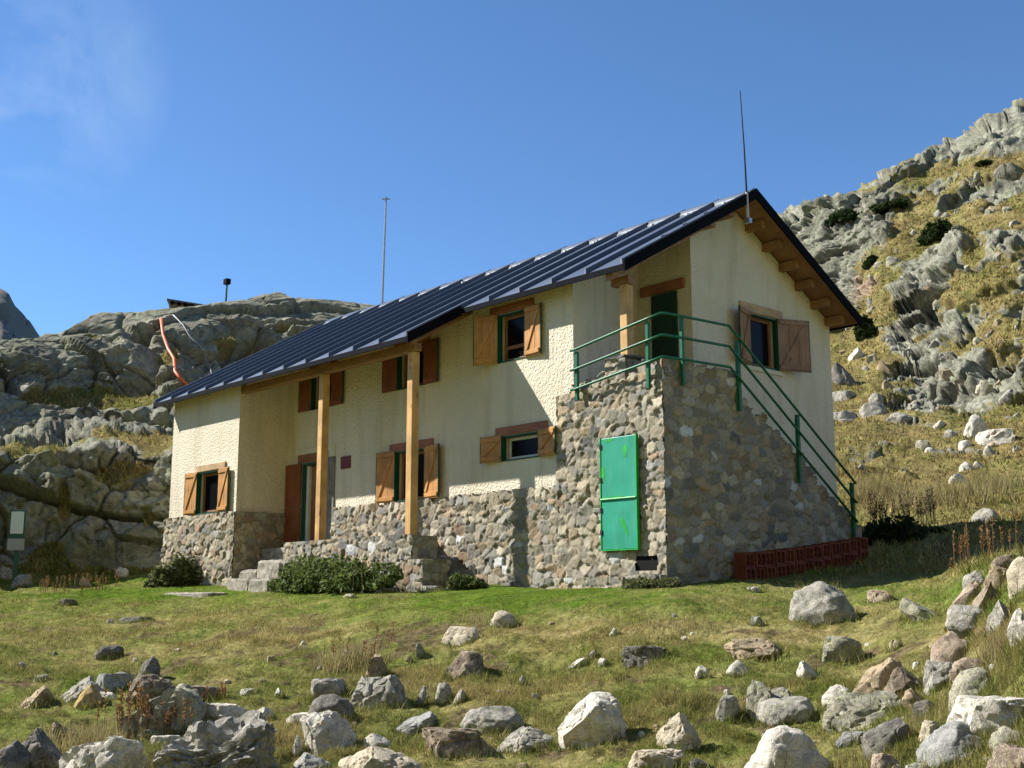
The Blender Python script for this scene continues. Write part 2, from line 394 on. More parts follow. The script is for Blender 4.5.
def prof_nodes(u):
    """(D, z) of every node, smoothly interpolated between the key azimuths"""
    T = []
    for k in KU:
        r = []
        for n in PROF[k]:
            if n[1] is None: r.append((n[0], n[2]))
            else: r.append((n[0], pix(k, n[1], n[0])[2]))
        T.append(r)
    return np.array(T)
PN = prof_nodes(None)
ucols = np.concatenate([np.arange(-1600, -420, 40.), np.arange(-420, -60, 10), np.arange(-60, 1090, 1.9), np.arange(1090, 1501, 10), np.arange(1540, 2801, 40.)])
SEGN = [5, 8, 52, 44, 36, 24, 12, 10, 24, 30, 32, 24, 46, 84, 120, 10, 8]
def smooth_interp(x, xp, fp):
    i = np.clip(np.searchsorted(xp, x)-1, 0, len(xp)-2); t = (x-xp[i])/(xp[i+1]-xp[i]); t = .5*t+.5*t*t*(3-2*t)
    return fp[i]*(1-t)[:, None]+fp[i+1]*t[:, None]
ND = smooth_interp(ucols, np.array(KU, float), PN[:, :, 0]); NZ = smooth_interp(ucols, np.array(KU, float), PN[:, :, 1])
NZ[:, 15] -= .85*sstep(ucols, 800, 1000)
rowsD, rowsZ, rowsS = [], [], []
for i, n in enumerate(SEGN):
    for q in range(n):
        t = q/n
        # catmull-rom through the nodes, clamped
        def cr(A):
            p0 = A[:, max(i-1, 0)]; p1 = A[:, i]; p2 = A[:, i+1]; p3 = A[:, min(i+2, A.shape[1]-1)]
            lin = p1+(p2-p1)*t
            c = .5*((2*p1)+(-p0+p2)*t+(2*p0-5*p1+4*p2-p3)*t*t+(-p0+3*p1-3*p2+p3)*t**3)
            return lin+.6*(c-lin)
        rowsD.append(ND[:, i]+(ND[:, i+1]-ND[:, i])*t); rowsZ.append(cr(NZ)); rowsS.append(np.full(len(ucols), i+t))
rowsD.append(ND[:, -1]); rowsZ.append(NZ[:, -1]); rowsS.append(np.full(len(ucols), len(SEGN)*1.))
GD, GZ, GS = np.array(rowsD), np.array(rowsZ), np.array(rowsS)
nr, nc = GD.shape
dirs = ray(ucols, np.full(len(ucols), 604.)); dirs = dirs[:, :2]/np.linalg.norm(dirs[:, :2], axis=1)[:, None]
GP = np.zeros((nr, nc, 3)); GP[..., 0] = CAM[0]+dirs[None, :, 0]*GD; GP[..., 1] = CAM[1]+dirs[None, :, 1]*GD; GP[..., 2] = GZ
def grid_normals(G):
    a = np.gradient(G, axis=1); b = np.gradient(G, axis=0); n = np.cross(a, b); n /= np.linalg.norm(n, axis=2)[..., None]+1e-9
    n[n[..., 2] < 0] *= -1
    return n
P0 = GP.reshape(-1, 3); S0 = GS.ravel(); U0, V0 = project(P0)
UC = np.repeat(ucols[None], nr, 0).ravel()
hill = sstep(S0, 7.6, 9.0)                       # 0 on the lawn, 1 on the slopes
left = 1-sstep(UC, 430, 600); right = 1-left
def blob(L):
    r = np.zeros(len(U0))
    for (u, v, ru, rv, w) in L: r = r+w*np.exp(-(((U0-u)/ru)**2+((V0-v)/rv)**2))
    return r
ROCKB = [(830, 262, 42, 60, 1.), (905, 318, 20, 48, .9), (928, 290, 24, 34, 1.), (886, 236, 15, 12, .7), (862, 226, 16, 9, .5), (955, 256, 20, 16, .7),
         (978, 190, 28, 12, .75), (925, 190, 14, 8, .6), (1000, 142, 42, 20, 1.), (1012, 178, 15, 9, .6), (1012, 245, 22, 12, .5), (1003, 372, 30, 20, 1.),
         (962, 376, 24, 18, .9), (930, 384, 18, 24, .9), (902, 368, 16, 18, .5), (1012, 396, 20, 12, .8), (950, 232, 10, 6, .6), (840, 300, 20, 20, .6),
         (1120, 300, 60, 60, .6), (1120, 200, 60, 40, .6), (1100, 100, 60, 40, .8), (760, 260, 60, 50, .6)]
GRASSB = [(105, 403, 72, 10, 1.5), (45, 396, 30, 12, .6), (105, 440, 60, 6, .75), (155, 443, 26, 11, 1.2), (35, 452, 40, 8, .9),
          (88, 344, 18, 7, .7), (170, 357, 14, 14, .7), (196, 368, 9, 9, .5), (225, 341, 22, 4, .9), (285, 334, 40, 4, .7), (50, 556, 24, 18, .8), (64, 505, 10, 26, .7), (112, 482, 22, 9, .7), (150, 520, 10, 18, .6), (22, 500, 12, 12, .5),
          (130, 468, 40, 9, .6), (20, 350, 25, 7, .4), (110, 330, 12, 4, .4), (140, 318, 30, 3, .4)]
nzr = fbm(P0*.16, 31, 4); nzr2 = fbm(P0*.5, 35, 4)
rock_r = .13+.5*np.exp(-((V0-np.interp(U0, [790, 845, 866, 900, 945, 1000, 1024], [225, 205, 183, 177, 153, 123, 112]))/9)**2)+blob(ROCKB)*1.05+.70*nzr+.85*nzr2
rock_l = 1.0-blob(GRASSB)+.25*nzr+.35*nzr2
rock = (left*rock_l+right*rock_r)*hill
rock = np.clip(rock, -.2, 1.2)
wr = sstep(rock, .25, .65)
N0 = grid_normals(GP).reshape(-1, 3)
# push cliffs out into blocks
def blocks(P, sc, s, aniso=(1, 1, 1.35), tl=.75):
    tl = tl if np.ndim(tl) == 0 else tl
    q = P*np.array(aniso)/sc+.35*np.stack([vnoise(P/sc*1.3, s+50), vnoise(P/sc*1.3, s+51), vnoise(P/sc*1.3, s+52)], 1)
    F1, F2, Sd, rn = worley(q, s)
    nv = np.stack(rn[:3], 1)*2-1
    tilt = ((q-Sd)*nv).sum(1)
    crack = sstep(F2-F1, 0., .05)
    return (rn[3]-.5)*.8+tilt*tl, crack, rn
TL = .95*left+.5*right
b1, c1, r1 = blocks(P0, 5.4, 3, (1, 1, 1.1), TL); b2, c2, r2 = blocks(P0, 1.9, 5, (1, 1, 1.2), TL*.8); b3, c3, r3 = blocks(P0, .6, 8)
far = 1+.5*right*sstep(S0, 11, 13)
disp = wr*far*((1.5*left+1.15*right)*b1+(.52*left+.46*right)*b2+(.17*left+.13*right)*b3-(.7*left+.55*right)*(1-c1)-.30*(1-c2)-.10*(1-c3)+.8*fbm(P0*.35, 70, 4)+.26*fbm(P0*2.2, 75, 4))
disp = disp+hill*(1-wr)*(.45*fbm(P0*.6, 80, 4)+.16*fbm(P0*2.2, 84, 3))
crest = sstep(S0, 13.6, 14.6)
disp = disp*(1-(.72*left+.2*right)*crest)*sstep(S0, 8., 9.4)
dirn = N0.copy(); dirn[:, 2] *= .7
P1 = P0+dirn*disp[:, None]
# lawn hummocks, kept away from the hut's foot
foot = np.minimum(1, np.maximum(0, np.hypot(np.maximum(0, np.abs(P0[:, 0]+4.7)-6.8), np.maximum(0, np.abs(P0[:, 1]-2.4)-3.7))/.8))
P1[:, 2] += (1-hill)*(.25+.75*foot)*(.08*fbm(P0*.7, 90, 3)+.065*fbm(P0*2.1, 93, 3)+.060*np.maximum(fbm(P0*4.6, 96, 3), -.1)*sstep(np.hypot(P0[:, 0]+4, P0[:, 1]-1), 6, 9)+.02*fbm(P0*11., 99, 2))
# flatter under the hut so that nothing pokes through
dry = .53+.42*fbm(P0*.33, 120, 3)+.45*fbm(P0*1.1, 124, 3)+.35*fbm(P0*3.2, 128, 3)
dry += .16*sstep(UC, 450, 900)-.45*np.exp(-((V0-594)/20)**2)*(1-hill)-.20*np.exp(-((V0-690)/45)**2)*(1-sstep(UC, 150, 420))*(1-hill)+.22*hill*left+.02*hill*right
dry += .30*np.exp(-((V0-632)/14)**2)*sstep(UC, 150, 330)*(1-hill)
dry = np.clip(dry, 0, 1)
soil = sstep(fbm(P0*1.5, 140, 3)+.55*fbm(P0*4.5, 143, 3), .20, .42)*(1-.8*np.exp(-((V0-594)/22)**2))*(1-.55*hill)
heath = hill*(.75*right+.65*left)
tint = np.exp(-(((U0-868)/22)**2+((V0-280)/40)**2))*.9+.4*r1[2]*right
stain = (left*.3+right*.55)*hill
ii = np.arange(nr*nc).reshape(nr, nc)
QF = np.stack([ii[:-1, :-1].ravel(), ii[:-1, 1:].ravel(), ii[1:, 1:].ravel(), ii[1:, :-1].ravel()], 1)
ground = mesh_np('ground', P1, QF, M['ground'], smooth=True, attrs={'rock': ('FLOAT', rock), 'dry': ('FLOAT', dry), 'tint': ('FLOAT', tint), 'stain': ('FLOAT', stain), 'soil': ('FLOAT', soil), 'heath': ('FLOAT', heath)})
tag(ground, kind='structure')
BVH = BVHTree.FromPolygons([tuple(p) for p in P1], [tuple(f) for f in QF.tolist()])
# the valley floor all the way out
bm = MB(); bm.poly([(-4000, -4000, -6), (4000, -4000, -6), (4000, 4000, -6), (-4000, 4000, -6)])
tag(bm.build('valley_floor', M['ground']), kind='structure')

def hit(u, v):
    d = ray(u, v); h = BVH.ray_cast(Vector(CAM), Vector(d).normalized())
    return np.array(h[0]) if h[0] is not None else None
def gz(x, y):
    h = BVH.ray_cast(Vector((x, y, 60)), Vector((0, 0, -1)))
    return h[0].z if h[0] is not None else -1.

# far dark mountain at the left edge
sky = [(-420, 250), (-200, 262), (-60, 282), (0, 288), (8, 292), (15, 305), (22, 312), (30, 322), (37, 332), (50, 352), (80, 400), (120, 470)]
su = np.arange(-420, 121, 3.); sv = np.interp(su, *zip(*sky)); V = []; K = 40
for k in range(K+1):
    t = k/K
    V.append(pix(su, sv+(520-sv)*t, 190-75*t))
V = np.array(V); back = V[0].copy(); back[:, :2] += (back[:, :2]-CAM[:2])*.6; back[:, 2] = -6
V = np.concatenate([back[None], V]); shp = V.shape; W = V.reshape(-1, 3)
bb, cc, rr = blocks(W, 9., 140); b4, c4, r4 = blocks(W, 3.2, 146)
amp = np.repeat(np.minimum(1, np.abs(np.arange(shp[0])-1)/6.)*.8+.2, shp[1])
W = W+np.stack([RT*.2-np.array([FWD[0], FWD[1], -.3])]*len(W))*((2.4*bb+.9*b4+2*fbm(W*.06, 150, 4))*amp)[:, None]
i2 = np.arange(shp[0]*shp[1]).reshape(shp[:2]); F2 = np.stack([i2[:-1, :-1].ravel(), i2[1:, :-1].ravel(), i2[1:, 1:].ravel(), i2[:-1, 1:].ravel()], 1)
mt = mesh_np('mountain', W, F2, RK['dark'], smooth=True); tag(mt, kind='structure')

# unseen grassy mountainside added behind and right of the photographer for warm bounce light
na, nd = 150, 50
an_ = np.radians(np.linspace(-112, 8, na)); tt = np.linspace(0, 1, nd)
AA, TT = np.meshgrid(an_, tt)
edge = sstep(np.degrees(AA), -112, -92)*(1-sstep(np.degrees(AA), -12, 8))
DD = 60+130*TT; HH = -8+108*edge*np.clip(TT/.82, 0, 1)**1.15-60*sstep(TT, .85, 1.)
Q = np.stack([DD*np.cos(AA), DD*np.sin(AA), HH], 2).reshape(-1, 3)
Q[:, 2] += (9*fbm(Q*.03, 300, 4)+2.5*fbm(Q*.15, 310, 3))*np.repeat(tt, na)
i3 = np.arange(na*nd).reshape(nd, na); F3 = np.stack([i3[:-1, :-1].ravel(), i3[:-1, 1:].ravel(), i3[1:, 1:].ravel(), i3[1:, :-1].ravel()], 1)
tag(mesh_np('mountain', Q, F3, M['ground'], smooth=True, attrs={'rock': ('FLOAT', np.clip(.35+.5*fbm(Q*.05, 320, 3), 0, 1)), 'dry': ('FLOAT', np.full(len(Q), .8)), 'tint': ('FLOAT', np.zeros(len(Q))), 'stain': ('FLOAT', np.zeros(len(Q)))}), kind='structure')

# ------------------------------------------------------------------ the hut
XL, XA, PB = -11.28, -8.40, -1.14      # left block
XG, DG, WG = 0.88, 1.88, 5.87          # gable plane, recess depth, back wall
YR, ZR, SL = 2.994, 6.60, .567         # ridge
E1, E2, EB = -1.50, -.35, 6.07         # eave lines (porch, main, back)
XR0, XE, XR1 = -11.53, -2.36, 1.42
ZS = 1.53
zt = lambda y: ZR-SL*abs(YR-y)
FAC = lambda a, o, z: (a, -o, z)
BLK = lambda a, o, z: (a, PB-o, z)
GAB = lambda a, o, z: (XG+o, a, z)
REC = lambda a, o, z: (a, DG-o, z)
hut = tag(empty('mountain_hut', (-4.7, 2.4, 0)), 'cream stucco mountain hut with rubble stone base, dark metal roof and green outside stair', 'hut')
def H(o):                                # parent to the hut keeping world placement
    o.parent = hut; o.matrix_parent_inverse = Matrix.Translation((4.7, -2.4, 0)); return o

def wall(name, F, a0, a1, z0, top, holes=(), brk=(), mat=None, depth=.2, parent=None):
    mb = MB(F)
    ca = sorted({a0, a1, *brk, *[h[0] for h in holes], *[h[1] for h in holes]}); cz = sorted({z0, *[h[2] for h in holes], *[h[3] for h in holes]})
    for i in range(len(ca)-1):
        x0, x1 = ca[i], ca[i+1]
        for j in range(len(cz)):
            zb = cz[j]; tp = [cz[j+1]]*2 if j+1 < len(cz) else [top(x0), top(x1)]
            if any(h[0]-1e-6 <= x0 and x1 <= h[1]+1e-6 and h[2]-1e-6 <= zb and j+1 < len(cz) and cz[j+1] <= h[3]+1e-6 for h in holes): continue
            mb.poly([(x0, 0, zb), (x1, 0, zb), (x1, 0, tp[1]), (x0, 0, tp[0])])
    for (x0, x1, zb, zz) in holes:
        mb.poly([(x0, 0, zb), (x0, 0, zz), (x0, -depth, zz), (x0, -depth, zb)]); mb.poly([(x1, 0, zb), (x1, -depth, zb), (x1, -depth, zz), (x1, 0, zz)])
        mb.poly([(x0, 0, zz), (x1, 0, zz), (x1, -depth, zz), (x0, -depth, zz)]); mb.poly([(x0, 0, zb), (x0, -depth, zb), (x1, -depth, zb), (x1, 0, zb)])
        mb.poly([(x0, -depth, zb), (x0, -depth, zz), (x1, -depth, zz), (x1, -depth, zb)])
    return H(mb.build(name, mat or M['stucco']))

HW = dict(W1=(-7.50, -6.78, 3.58, 4.36), W2=(-4.59, -3.80, 3.61, 4.38), W3=(-1.77, -1.10, 3.70, 4.53), W4=(-4.62, -3.74, 1.54, 2.46), W5=(-1.67, -.78, 2.03, 2.45), D0=(-7.78, -7.06, .85, 2.52))
wtop = lambda y: zt(y)-.10
wall('front_wall', FAC, XA, 0, -.4, lambda a: wtop(0), list(HW.values()))
wall('side_wall', lambda a, o, z: (o-.28*a/DG, a, z), 0, DG, 2., wtop)
wall('recess_wall', REC, -.28, XG, 2., lambda a: wtop(DG))
wall('gable_wall', GAB, DG, WG, -.4, wtop, [(3.40, 4.19, 3.74, 4.66)], (YR,))
wall('back_wall', lambda a, o, z: (a, WG+o, z), XL, XG, -.4, lambda a: wtop(WG))
wall('left_gable_wall', lambda a, o, z: (XL-o, a, z), PB, WG, -.4, wtop, (), (YR,))
wall('block_front_wall', BLK, XL, XA, -.4, lambda a: wtop(PB), [(-10.02, -9.10, 1.55, 2.42)])
wall('block_side_wall', lambda a, o, z: (XA+o, a, z), PB, 0, -.4, wtop)

def shutter(F, hinge, side, w, z0, z1, ang, mat, parent, edge=M['green']):
    """side -1: opens to the left of the hinge; ang = degrees off the wall"""
    c, s = math.cos(R(ang)), math.sin(R(ang))
    def G(t, o, z): return F(hinge+side*(t*c)-side*o*s*0, .012+t*s+o*c, z)
    sh = MB(G)
    n = 3; e = .006
    for i in range(n): sh.box(w*i/n+(e if i else 0)*.5, w*(i+1)/n-(e if i < n-1 else 0)*.5, .0, .028, z0, z1)
    o = sh.build('shutter', mat, parent, bevel=.003)
    b = MB(G); hh = z1-z0
    b.box(.012, w-.012, .0285, .05, z0+.03, z0+.10); b.box(.012, w-.012, .0285, .05, z1-.10, z1-.03)
    p0 = (w*.12, z0+.11); p1 = (w*.86, z1-.11)
    if side > 0: p0, p1 = (w*.12, z0+.11), (w*.86, z1-.11)
    else: p0, p1 = (w*.88, z0+.11), (w*.14, z1-.11)
    dx = .035
    b.hexa([(p0[0]-dx, .0285, p0[1]), (p0[0]+dx, .0285, p0[1]), (p1[0]+dx, .0285, p1[1]), (p1[0]-dx, .0285, p1[1])], [(p0[0]-dx, .048, p0[1]), (p0[0]+dx, .048, p0[1]), (p1[0]+dx, .048, p1[1]), (p1[0]-dx, .048, p1[1])])
    b.build('brace', mat, parent, bevel=.003)
    g = MB(G); g.box(w+.001, w+.014, .0, .03, z0, z1); g.build('shutter_edge', edge, parent)
    g = MB(G); g.box(-.012, -.001, 0, .03, z0, z1); g.build('shutter_edge', edge, parent)
    return o

def window(F, hole, lint, mat, angs=(3, 3), ws=(.42, .42), style='brown', lmat=None, zoff=(0, 0), sill=False, parts=1, lz=None):
    x0, x1, z0, z1 = hole
    root = H(empty('window', (0, 0, 0)))
    inv = Matrix.Identity(4)
    root.location = F((x0+x1)/2, 0, z0); L = Vector(root.location)
    def K(a, o, z): q = F(a, o, z); return (q[0]-L[0], q[1]-L[1], q[2]-L[2])
    g = MB(K); t = .022
    g.box(x0+.001, x0+t, -.06, .012, z0+t, z1-t); g.box(x1-t, x1-.001, -.06, .012, z0+t, z1-t); g.box(x0+.001, x1-.001, -.06, .012, z1-t, z1-.001); g.box(x0+.001, x1-.001, -.06, .012, z0+.001, z0+t)
    g.build('frame', M['green'], root)
    fm = M['white'] if style == 'white' else M['frame']
    f = MB(K); i0, i1, j0, j1 = x0+t+.004, x1-t-.004, z0+t+.004, z1-t-.004; s = .05
    f.box(i0, i0+s, -.15, -.11, j0, j1); f.box(i1-s, i1, -.15, -.11, j0, j1); f.box(i0+s, i1-s, -.15, -.11, j0, j0+s); f.box(i0+s, i1-s, -.15, -.11, j1-s, j1)
    if parts == 2:
        mx = (i0+i1)/2
        if style != 'white': f.box(i0+s, i1-s, -.148, -.112, j0+(j1-j0)*.27, j0+(j1-j0)*.27+.06)
    f.build('casement', fm, root, bevel=.004)
    p = MB(K); p.box(i0+.02, i1-.02, -.145, -.135, j0+.02, j1-.02); p.build('pane', M['glass'], root)
    if style != 'none':
        if ws[0]: shutter(K, x0-.005, -1, ws[0], z0+zoff[0], z1+.02+zoff[0], angs[0], mat, root)
        if ws[1]: shutter(K, x1+.005, 1, ws[1], z0+zoff[1], z1+.02+zoff[1], angs[1], mat, root)
    if lint:
        l = MB(K); l.box(lint[0], lint[1], -.05, .035, z1+.012, z1+lint[2]); l.build('lintel', lmat or M['lintel'], root, bevel=.008)
    if sill:
        l = MB(K); l.box(x0-.12, x1+.12, -.05, .03, z0-.09, z0-.012); l.build('sill', M['pale_plaster'], root, bevel=.01)
    return root
window(FAC, HW['W1'], (-7.62, -6.62, .13), M['shutter_red'])
window(FAC, HW['W2'], (-4.72, -3.66, .12), M['shutter_red'])
window(FAC, HW['W3'], (-1.98, -.90, .15), M['shutter'], angs=(24, 5), ws=(.44, .41), lmat=M['lintel'], parts=2)
window(FAC, HW['W4'], (-4.80, -3.52, .15), M['shutter'], angs=(8, 8), ws=(.47, .48))
window(FAC, HW['W5'], (-1.83, -.58, .15), M['shutter'], angs=(8, 10), ws=(.45, .46), style='white', parts=1)
window(BLK, (-10.02, -9.10, 1.55, 2.42), (-10.10, -8.86, .15), M['shutter'], angs=(5, 5), ws=(.44, .46), lmat=M['lintel_pale'])
window(GAB, (3.40, 4.19, 3.74, 4.66), (3.14, 4.36, .17), M['shutter_grey'], angs=(18, 24), ws=(.52, .62), lmat=M['lintel_pale'], sill=True)

# entrance door under the porch
x0, x1, z0, z1 = HW['D0']
dr = H(empty('entrance_door', (0, 0, 0)))
g = MB(FAC); g.box(x0+.002, x0+.05, -.08, .015, z0, z1-.05); g.box(x1-.05, x1-.002, -.08, .015, z0, z1-.05); g.box(x0+.002, x1-.002, -.08, .015, z1-.05, z1-.002); g.build('frame', M['green'], dr)
g = MB(FAC); g.box(x0+.155, x1-.055, -.17, -.12, z0+.02, z1-.055); g.build('door_leaf', M['frame'], dr)
g = MB(FAC); g.box(x0+.055, x0+.15, -.17, -.06, z0+.02, z1-.055); g.build('jamb', M['white'], dr)
g = MB(FAC); g.box(x0-.58, x0-.02, .012, .05, z0+.82, z1); g.build('shutter_leaf', M['shutter_red'], dr, bevel=.004)
g = MB(FAC); g.box(x0-.58, x0-.02, .012, .05, z0-.01, z0+.80); g.build('shutter_leaf', M['shutter_red'], dr, bevel=.004)
g = MB(FAC); g.box(-7.95, -6.85, -.04, .03, z1+.01, z1+.17); g.build('lintel', M['lintel'], dr, bevel=.006)
g = MB(FAC); g.box(-8.06, -6.62, .002, .018, z1+.18, z1+.29); g.box(-8.06, -7.96, .002, .018, z1, z1+.18); g.box(-6.84, -6.62, .002, .018, z1+.05, z1+.18); g.build('plaster_surround', M['pale_plaster'], dr, bevel=.004)
g = MB(FAC); g.box(-7.055, -6.60, .003, .03, .84, z1+.04); g.build('cement_jamb', M['cement'], dr, bevel=.01)
dr.parent = hut; dr.matrix_parent_inverse = Matrix.Translation((4.7, -2.4, 0))

# recess door to the terrace
ud = H(empty('terrace_door', (0, 0, 0)))
g = MB(REC); g.box(.03, .58, .004, .045, 3.08, 4.84); g.build('door_leaf', M['ddoor'], ud, bevel=.006)
g = MB(REC); g.box(-.20, .75, .004, .06, 4.86, 5.03); g.build('lintel', M['lintel'], ud, bevel=.008)
g = MB(REC); g.box(.10, .51, .0455, .055, 3.2, 3.9); g.box(.10, .51, .0455, .055, 4.0, 4.72); g.build('door_panel', M['ddoor'], ud, bevel=.004)

# roof ------------------------------------------------------------
roof = H(empty('roof', (0, 0, 0)))
sheet = MB(); soff = MB(); fas = MB()
def slab(mb, xa, xb, ya, yb, d0, d1):
    n = [(xa, ya, zt(ya)-d1), (xb, ya, zt(ya)-d1), (xb, yb, zt(yb)-d1), (xa, yb, zt(yb)-d1)]
    mb.hexa(n, [(x, y, z+d1-d0) for x, y, z in n])
slab(sheet, XR0, XE, E1, YR, 0, .03); slab(sheet, XE, XR1, E2, YR, 0, .03); slab(sheet, XR0, XR1, YR, EB, 0, .03)
slab(soff, XR0+.03, XE-.03, E1+.03, YR-.02, .034, .075); slab(soff, XE-.03, XR1-.03, E2+.03, YR-.02, .034, .075); slab(soff, XR0+.03, XR1-.03, YR+.02, EB-.03, .034, .075)
RIBS = []
x = XR1-.035; pitch = .757
while x > XR0-.01:
    RIBS.append(x); x -= pitch
for x in RIBS+[XR0+.03]:
    ya = E2 if x > XE+.02 else E1
    w = .022
    for (y0, y1) in ((ya-.012, YR), (YR, EB+.01)):
        b = [(x-w, y0, zt(y0)+.002), (x+w, y0, zt(y0)+.002), (x+w, y1, zt(y1)+.002), (x-w, y1, zt(y1)+.002)]
        sheet.hexa(b, [(px*1.0+(x-px)*.35, py, pz+.082) for px, py, pz in b])
# rib along the porch roof's own rake
b = [(XE-.045, E1-.01, zt(E1)+.002), (XE-.001, E1-.01, zt(E1)+.002), (XE-.001, E2, zt(E2)+.002), (XE-.045, E2, zt(E2)+.002)]
sheet.hexa(b, [(px, py, pz+.06) for px, py, pz in b])
sheet.build('roof_sheet', M['roof'], roof)
cap = MB()
for s in (-1, 1):
    y1 = YR+s*.17
    b = [(XR0-.01, YR, ZR+.028), (XR1+.01, YR, ZR+.028), (XR1+.01, y1, zt(y1)+.030), (XR0-.01, y1, zt(y1)+.030)]
    cap.hexa(b, [(px, py, pz+.045) for px, py, pz in b])
cap.build('ridge_cap', M['roof'], roof)
soff.build('soffit', M['soffit'], roof)
# fascias: eaves then rakes
fas.box(XR0, XE, E1-.012, E1+.012, zt(E1)-.09, zt(E1)-.002); fas.box(XE, XR1, E2-.012, E2+.012, zt(E2)-.09, zt(E2)-.002); fas.box(XR0, XR1, EB-.012, EB+.012, zt(EB)-.09, zt(EB)-.002)
def rake(xa, xb, ya, yb, d):
    n = [(xa, ya, zt(ya)-d), (xb, ya, zt(ya)-d), (xb, yb, zt(yb)-d), (xa, yb, zt(yb)-d)]
    fas.hexa(n, [(px, py, pz+d+.065) for px, py, pz in n])
rake(XR1+.001, XR1+.03, E2-.01, YR, .12); rake(XR1+.001, XR1+.03, YR, EB+.01, .12); rake(XE+.001, XE+.025, E1-.01, E2-.014, .12); rake(XR0-.03, XR0-.001, E1-.01, YR, .12); rake(XR0-.03, XR0-.001, YR, EB+.01, .12)
fas.build('fascia', M['fascia'], roof)
rr_ = random.Random(4)
for i in range(len(RIBS)-1):                # pale foam closures under the ridge cap, one in every bay
    xb, xa = RIBS[i]-.05, RIBS[i+1]+.05
    mb = MB(); n = 9
    yy = YR-.175
    for k in range(n):
        a, b2_ = xa+(xb-xa)*(.05+.78*k/n), xa+(xb-xa)*(.05+.78*(k+1)/n)
        wv = .03+.05*rr_.random()
        q = [(a, yy-wv, zt(yy-wv)+.003), (b2_, yy-wv*(.6+.6*rr_.random()), zt(yy-wv)+.003), (b2_, yy, zt(yy)+.003), (a, yy, zt(yy)+.003)]
        mb.hexa(q, [(px, py, pz+.035) for px, py, pz in q])
    mb.build('ridge_seal', M['seal'], roof)
for k, yv in enumerate((.95, 1.5, 2.05)):
    mb = MB(); mb.hexa([(1.05, yv, zt(yv)+.002), (1.28, yv, zt(yv)+.002), (1.28, yv+.05, zt(yv+.05)+.002), (1.05, yv+.05, zt(yv+.05)+.002)], [(1.05, yv, zt(yv)+.05), (1.28, yv, zt(yv)+.05), (1.28, yv+.05, zt(yv+.05)+.03), (1.05, yv+.05, zt(yv+.05)+.03)])
    mb.build('snow_guard', M['fascia'], roof)

# timber: purlin ends, porch posts and beams
for yv in (2.05, 2.55, 2.994, 3.45, 3.92, 4.40, 4.87, 5.34, 5.78):
    zc = zt(yv)-.08
    mb = MB(); mb.box(XG-.1, XG+.36, yv-.065, yv+.065, zc-.15, zc-.002 if yv != 2.994 else zc-.04)
    H(mb.build('purlin', M['beam'], None, bevel=.008))
def post(x, y, w, za, zb):
    mb = MB(); mb.box(x, x+w, y, y+w, za, zb); return H(mb.build('post', M['post'], None, bevel=.012))
post(-5.52, PB, .15, .83, 3.90); post(-2.82, PB, .15, .80, 3.90); post(.985, 0.02, .15, 3.40, 4.52)
mb = MB(); mb.box(-8.38, -2.62, PB-.01, PB+.15, 3.905, 4.05); H(mb.build('beam', M['beam'], None, bevel=.01))
def rbeam(x0, x1, ya, yb, d0, d1):
    mb = MB(); n = [(x0, ya, zt(ya)-d1), (x1, ya, zt(ya)-d1), (x1, yb, zt(yb)-d1), (x0, yb, zt(yb)-d1)]
    mb.hexa(n, [(px, py, pz+d1-d0) for px, py, pz in n]); return H(mb.build('rafter', M['beam'], None, bevel=.008))
rbeam(-2.61, -2.47, -1.32, .02, .077, .21); rbeam(-5.28, -5.14, -1.32, .02, .077, .21)
rbeam(.985, 1.13, -.28, DG+.02, .08, .22)
mb = MB(); mb.box(.80, 1.16, .03, .165, 4.525, 4.66); H(mb.build('beam', M['beam'], None, bevel=.01))

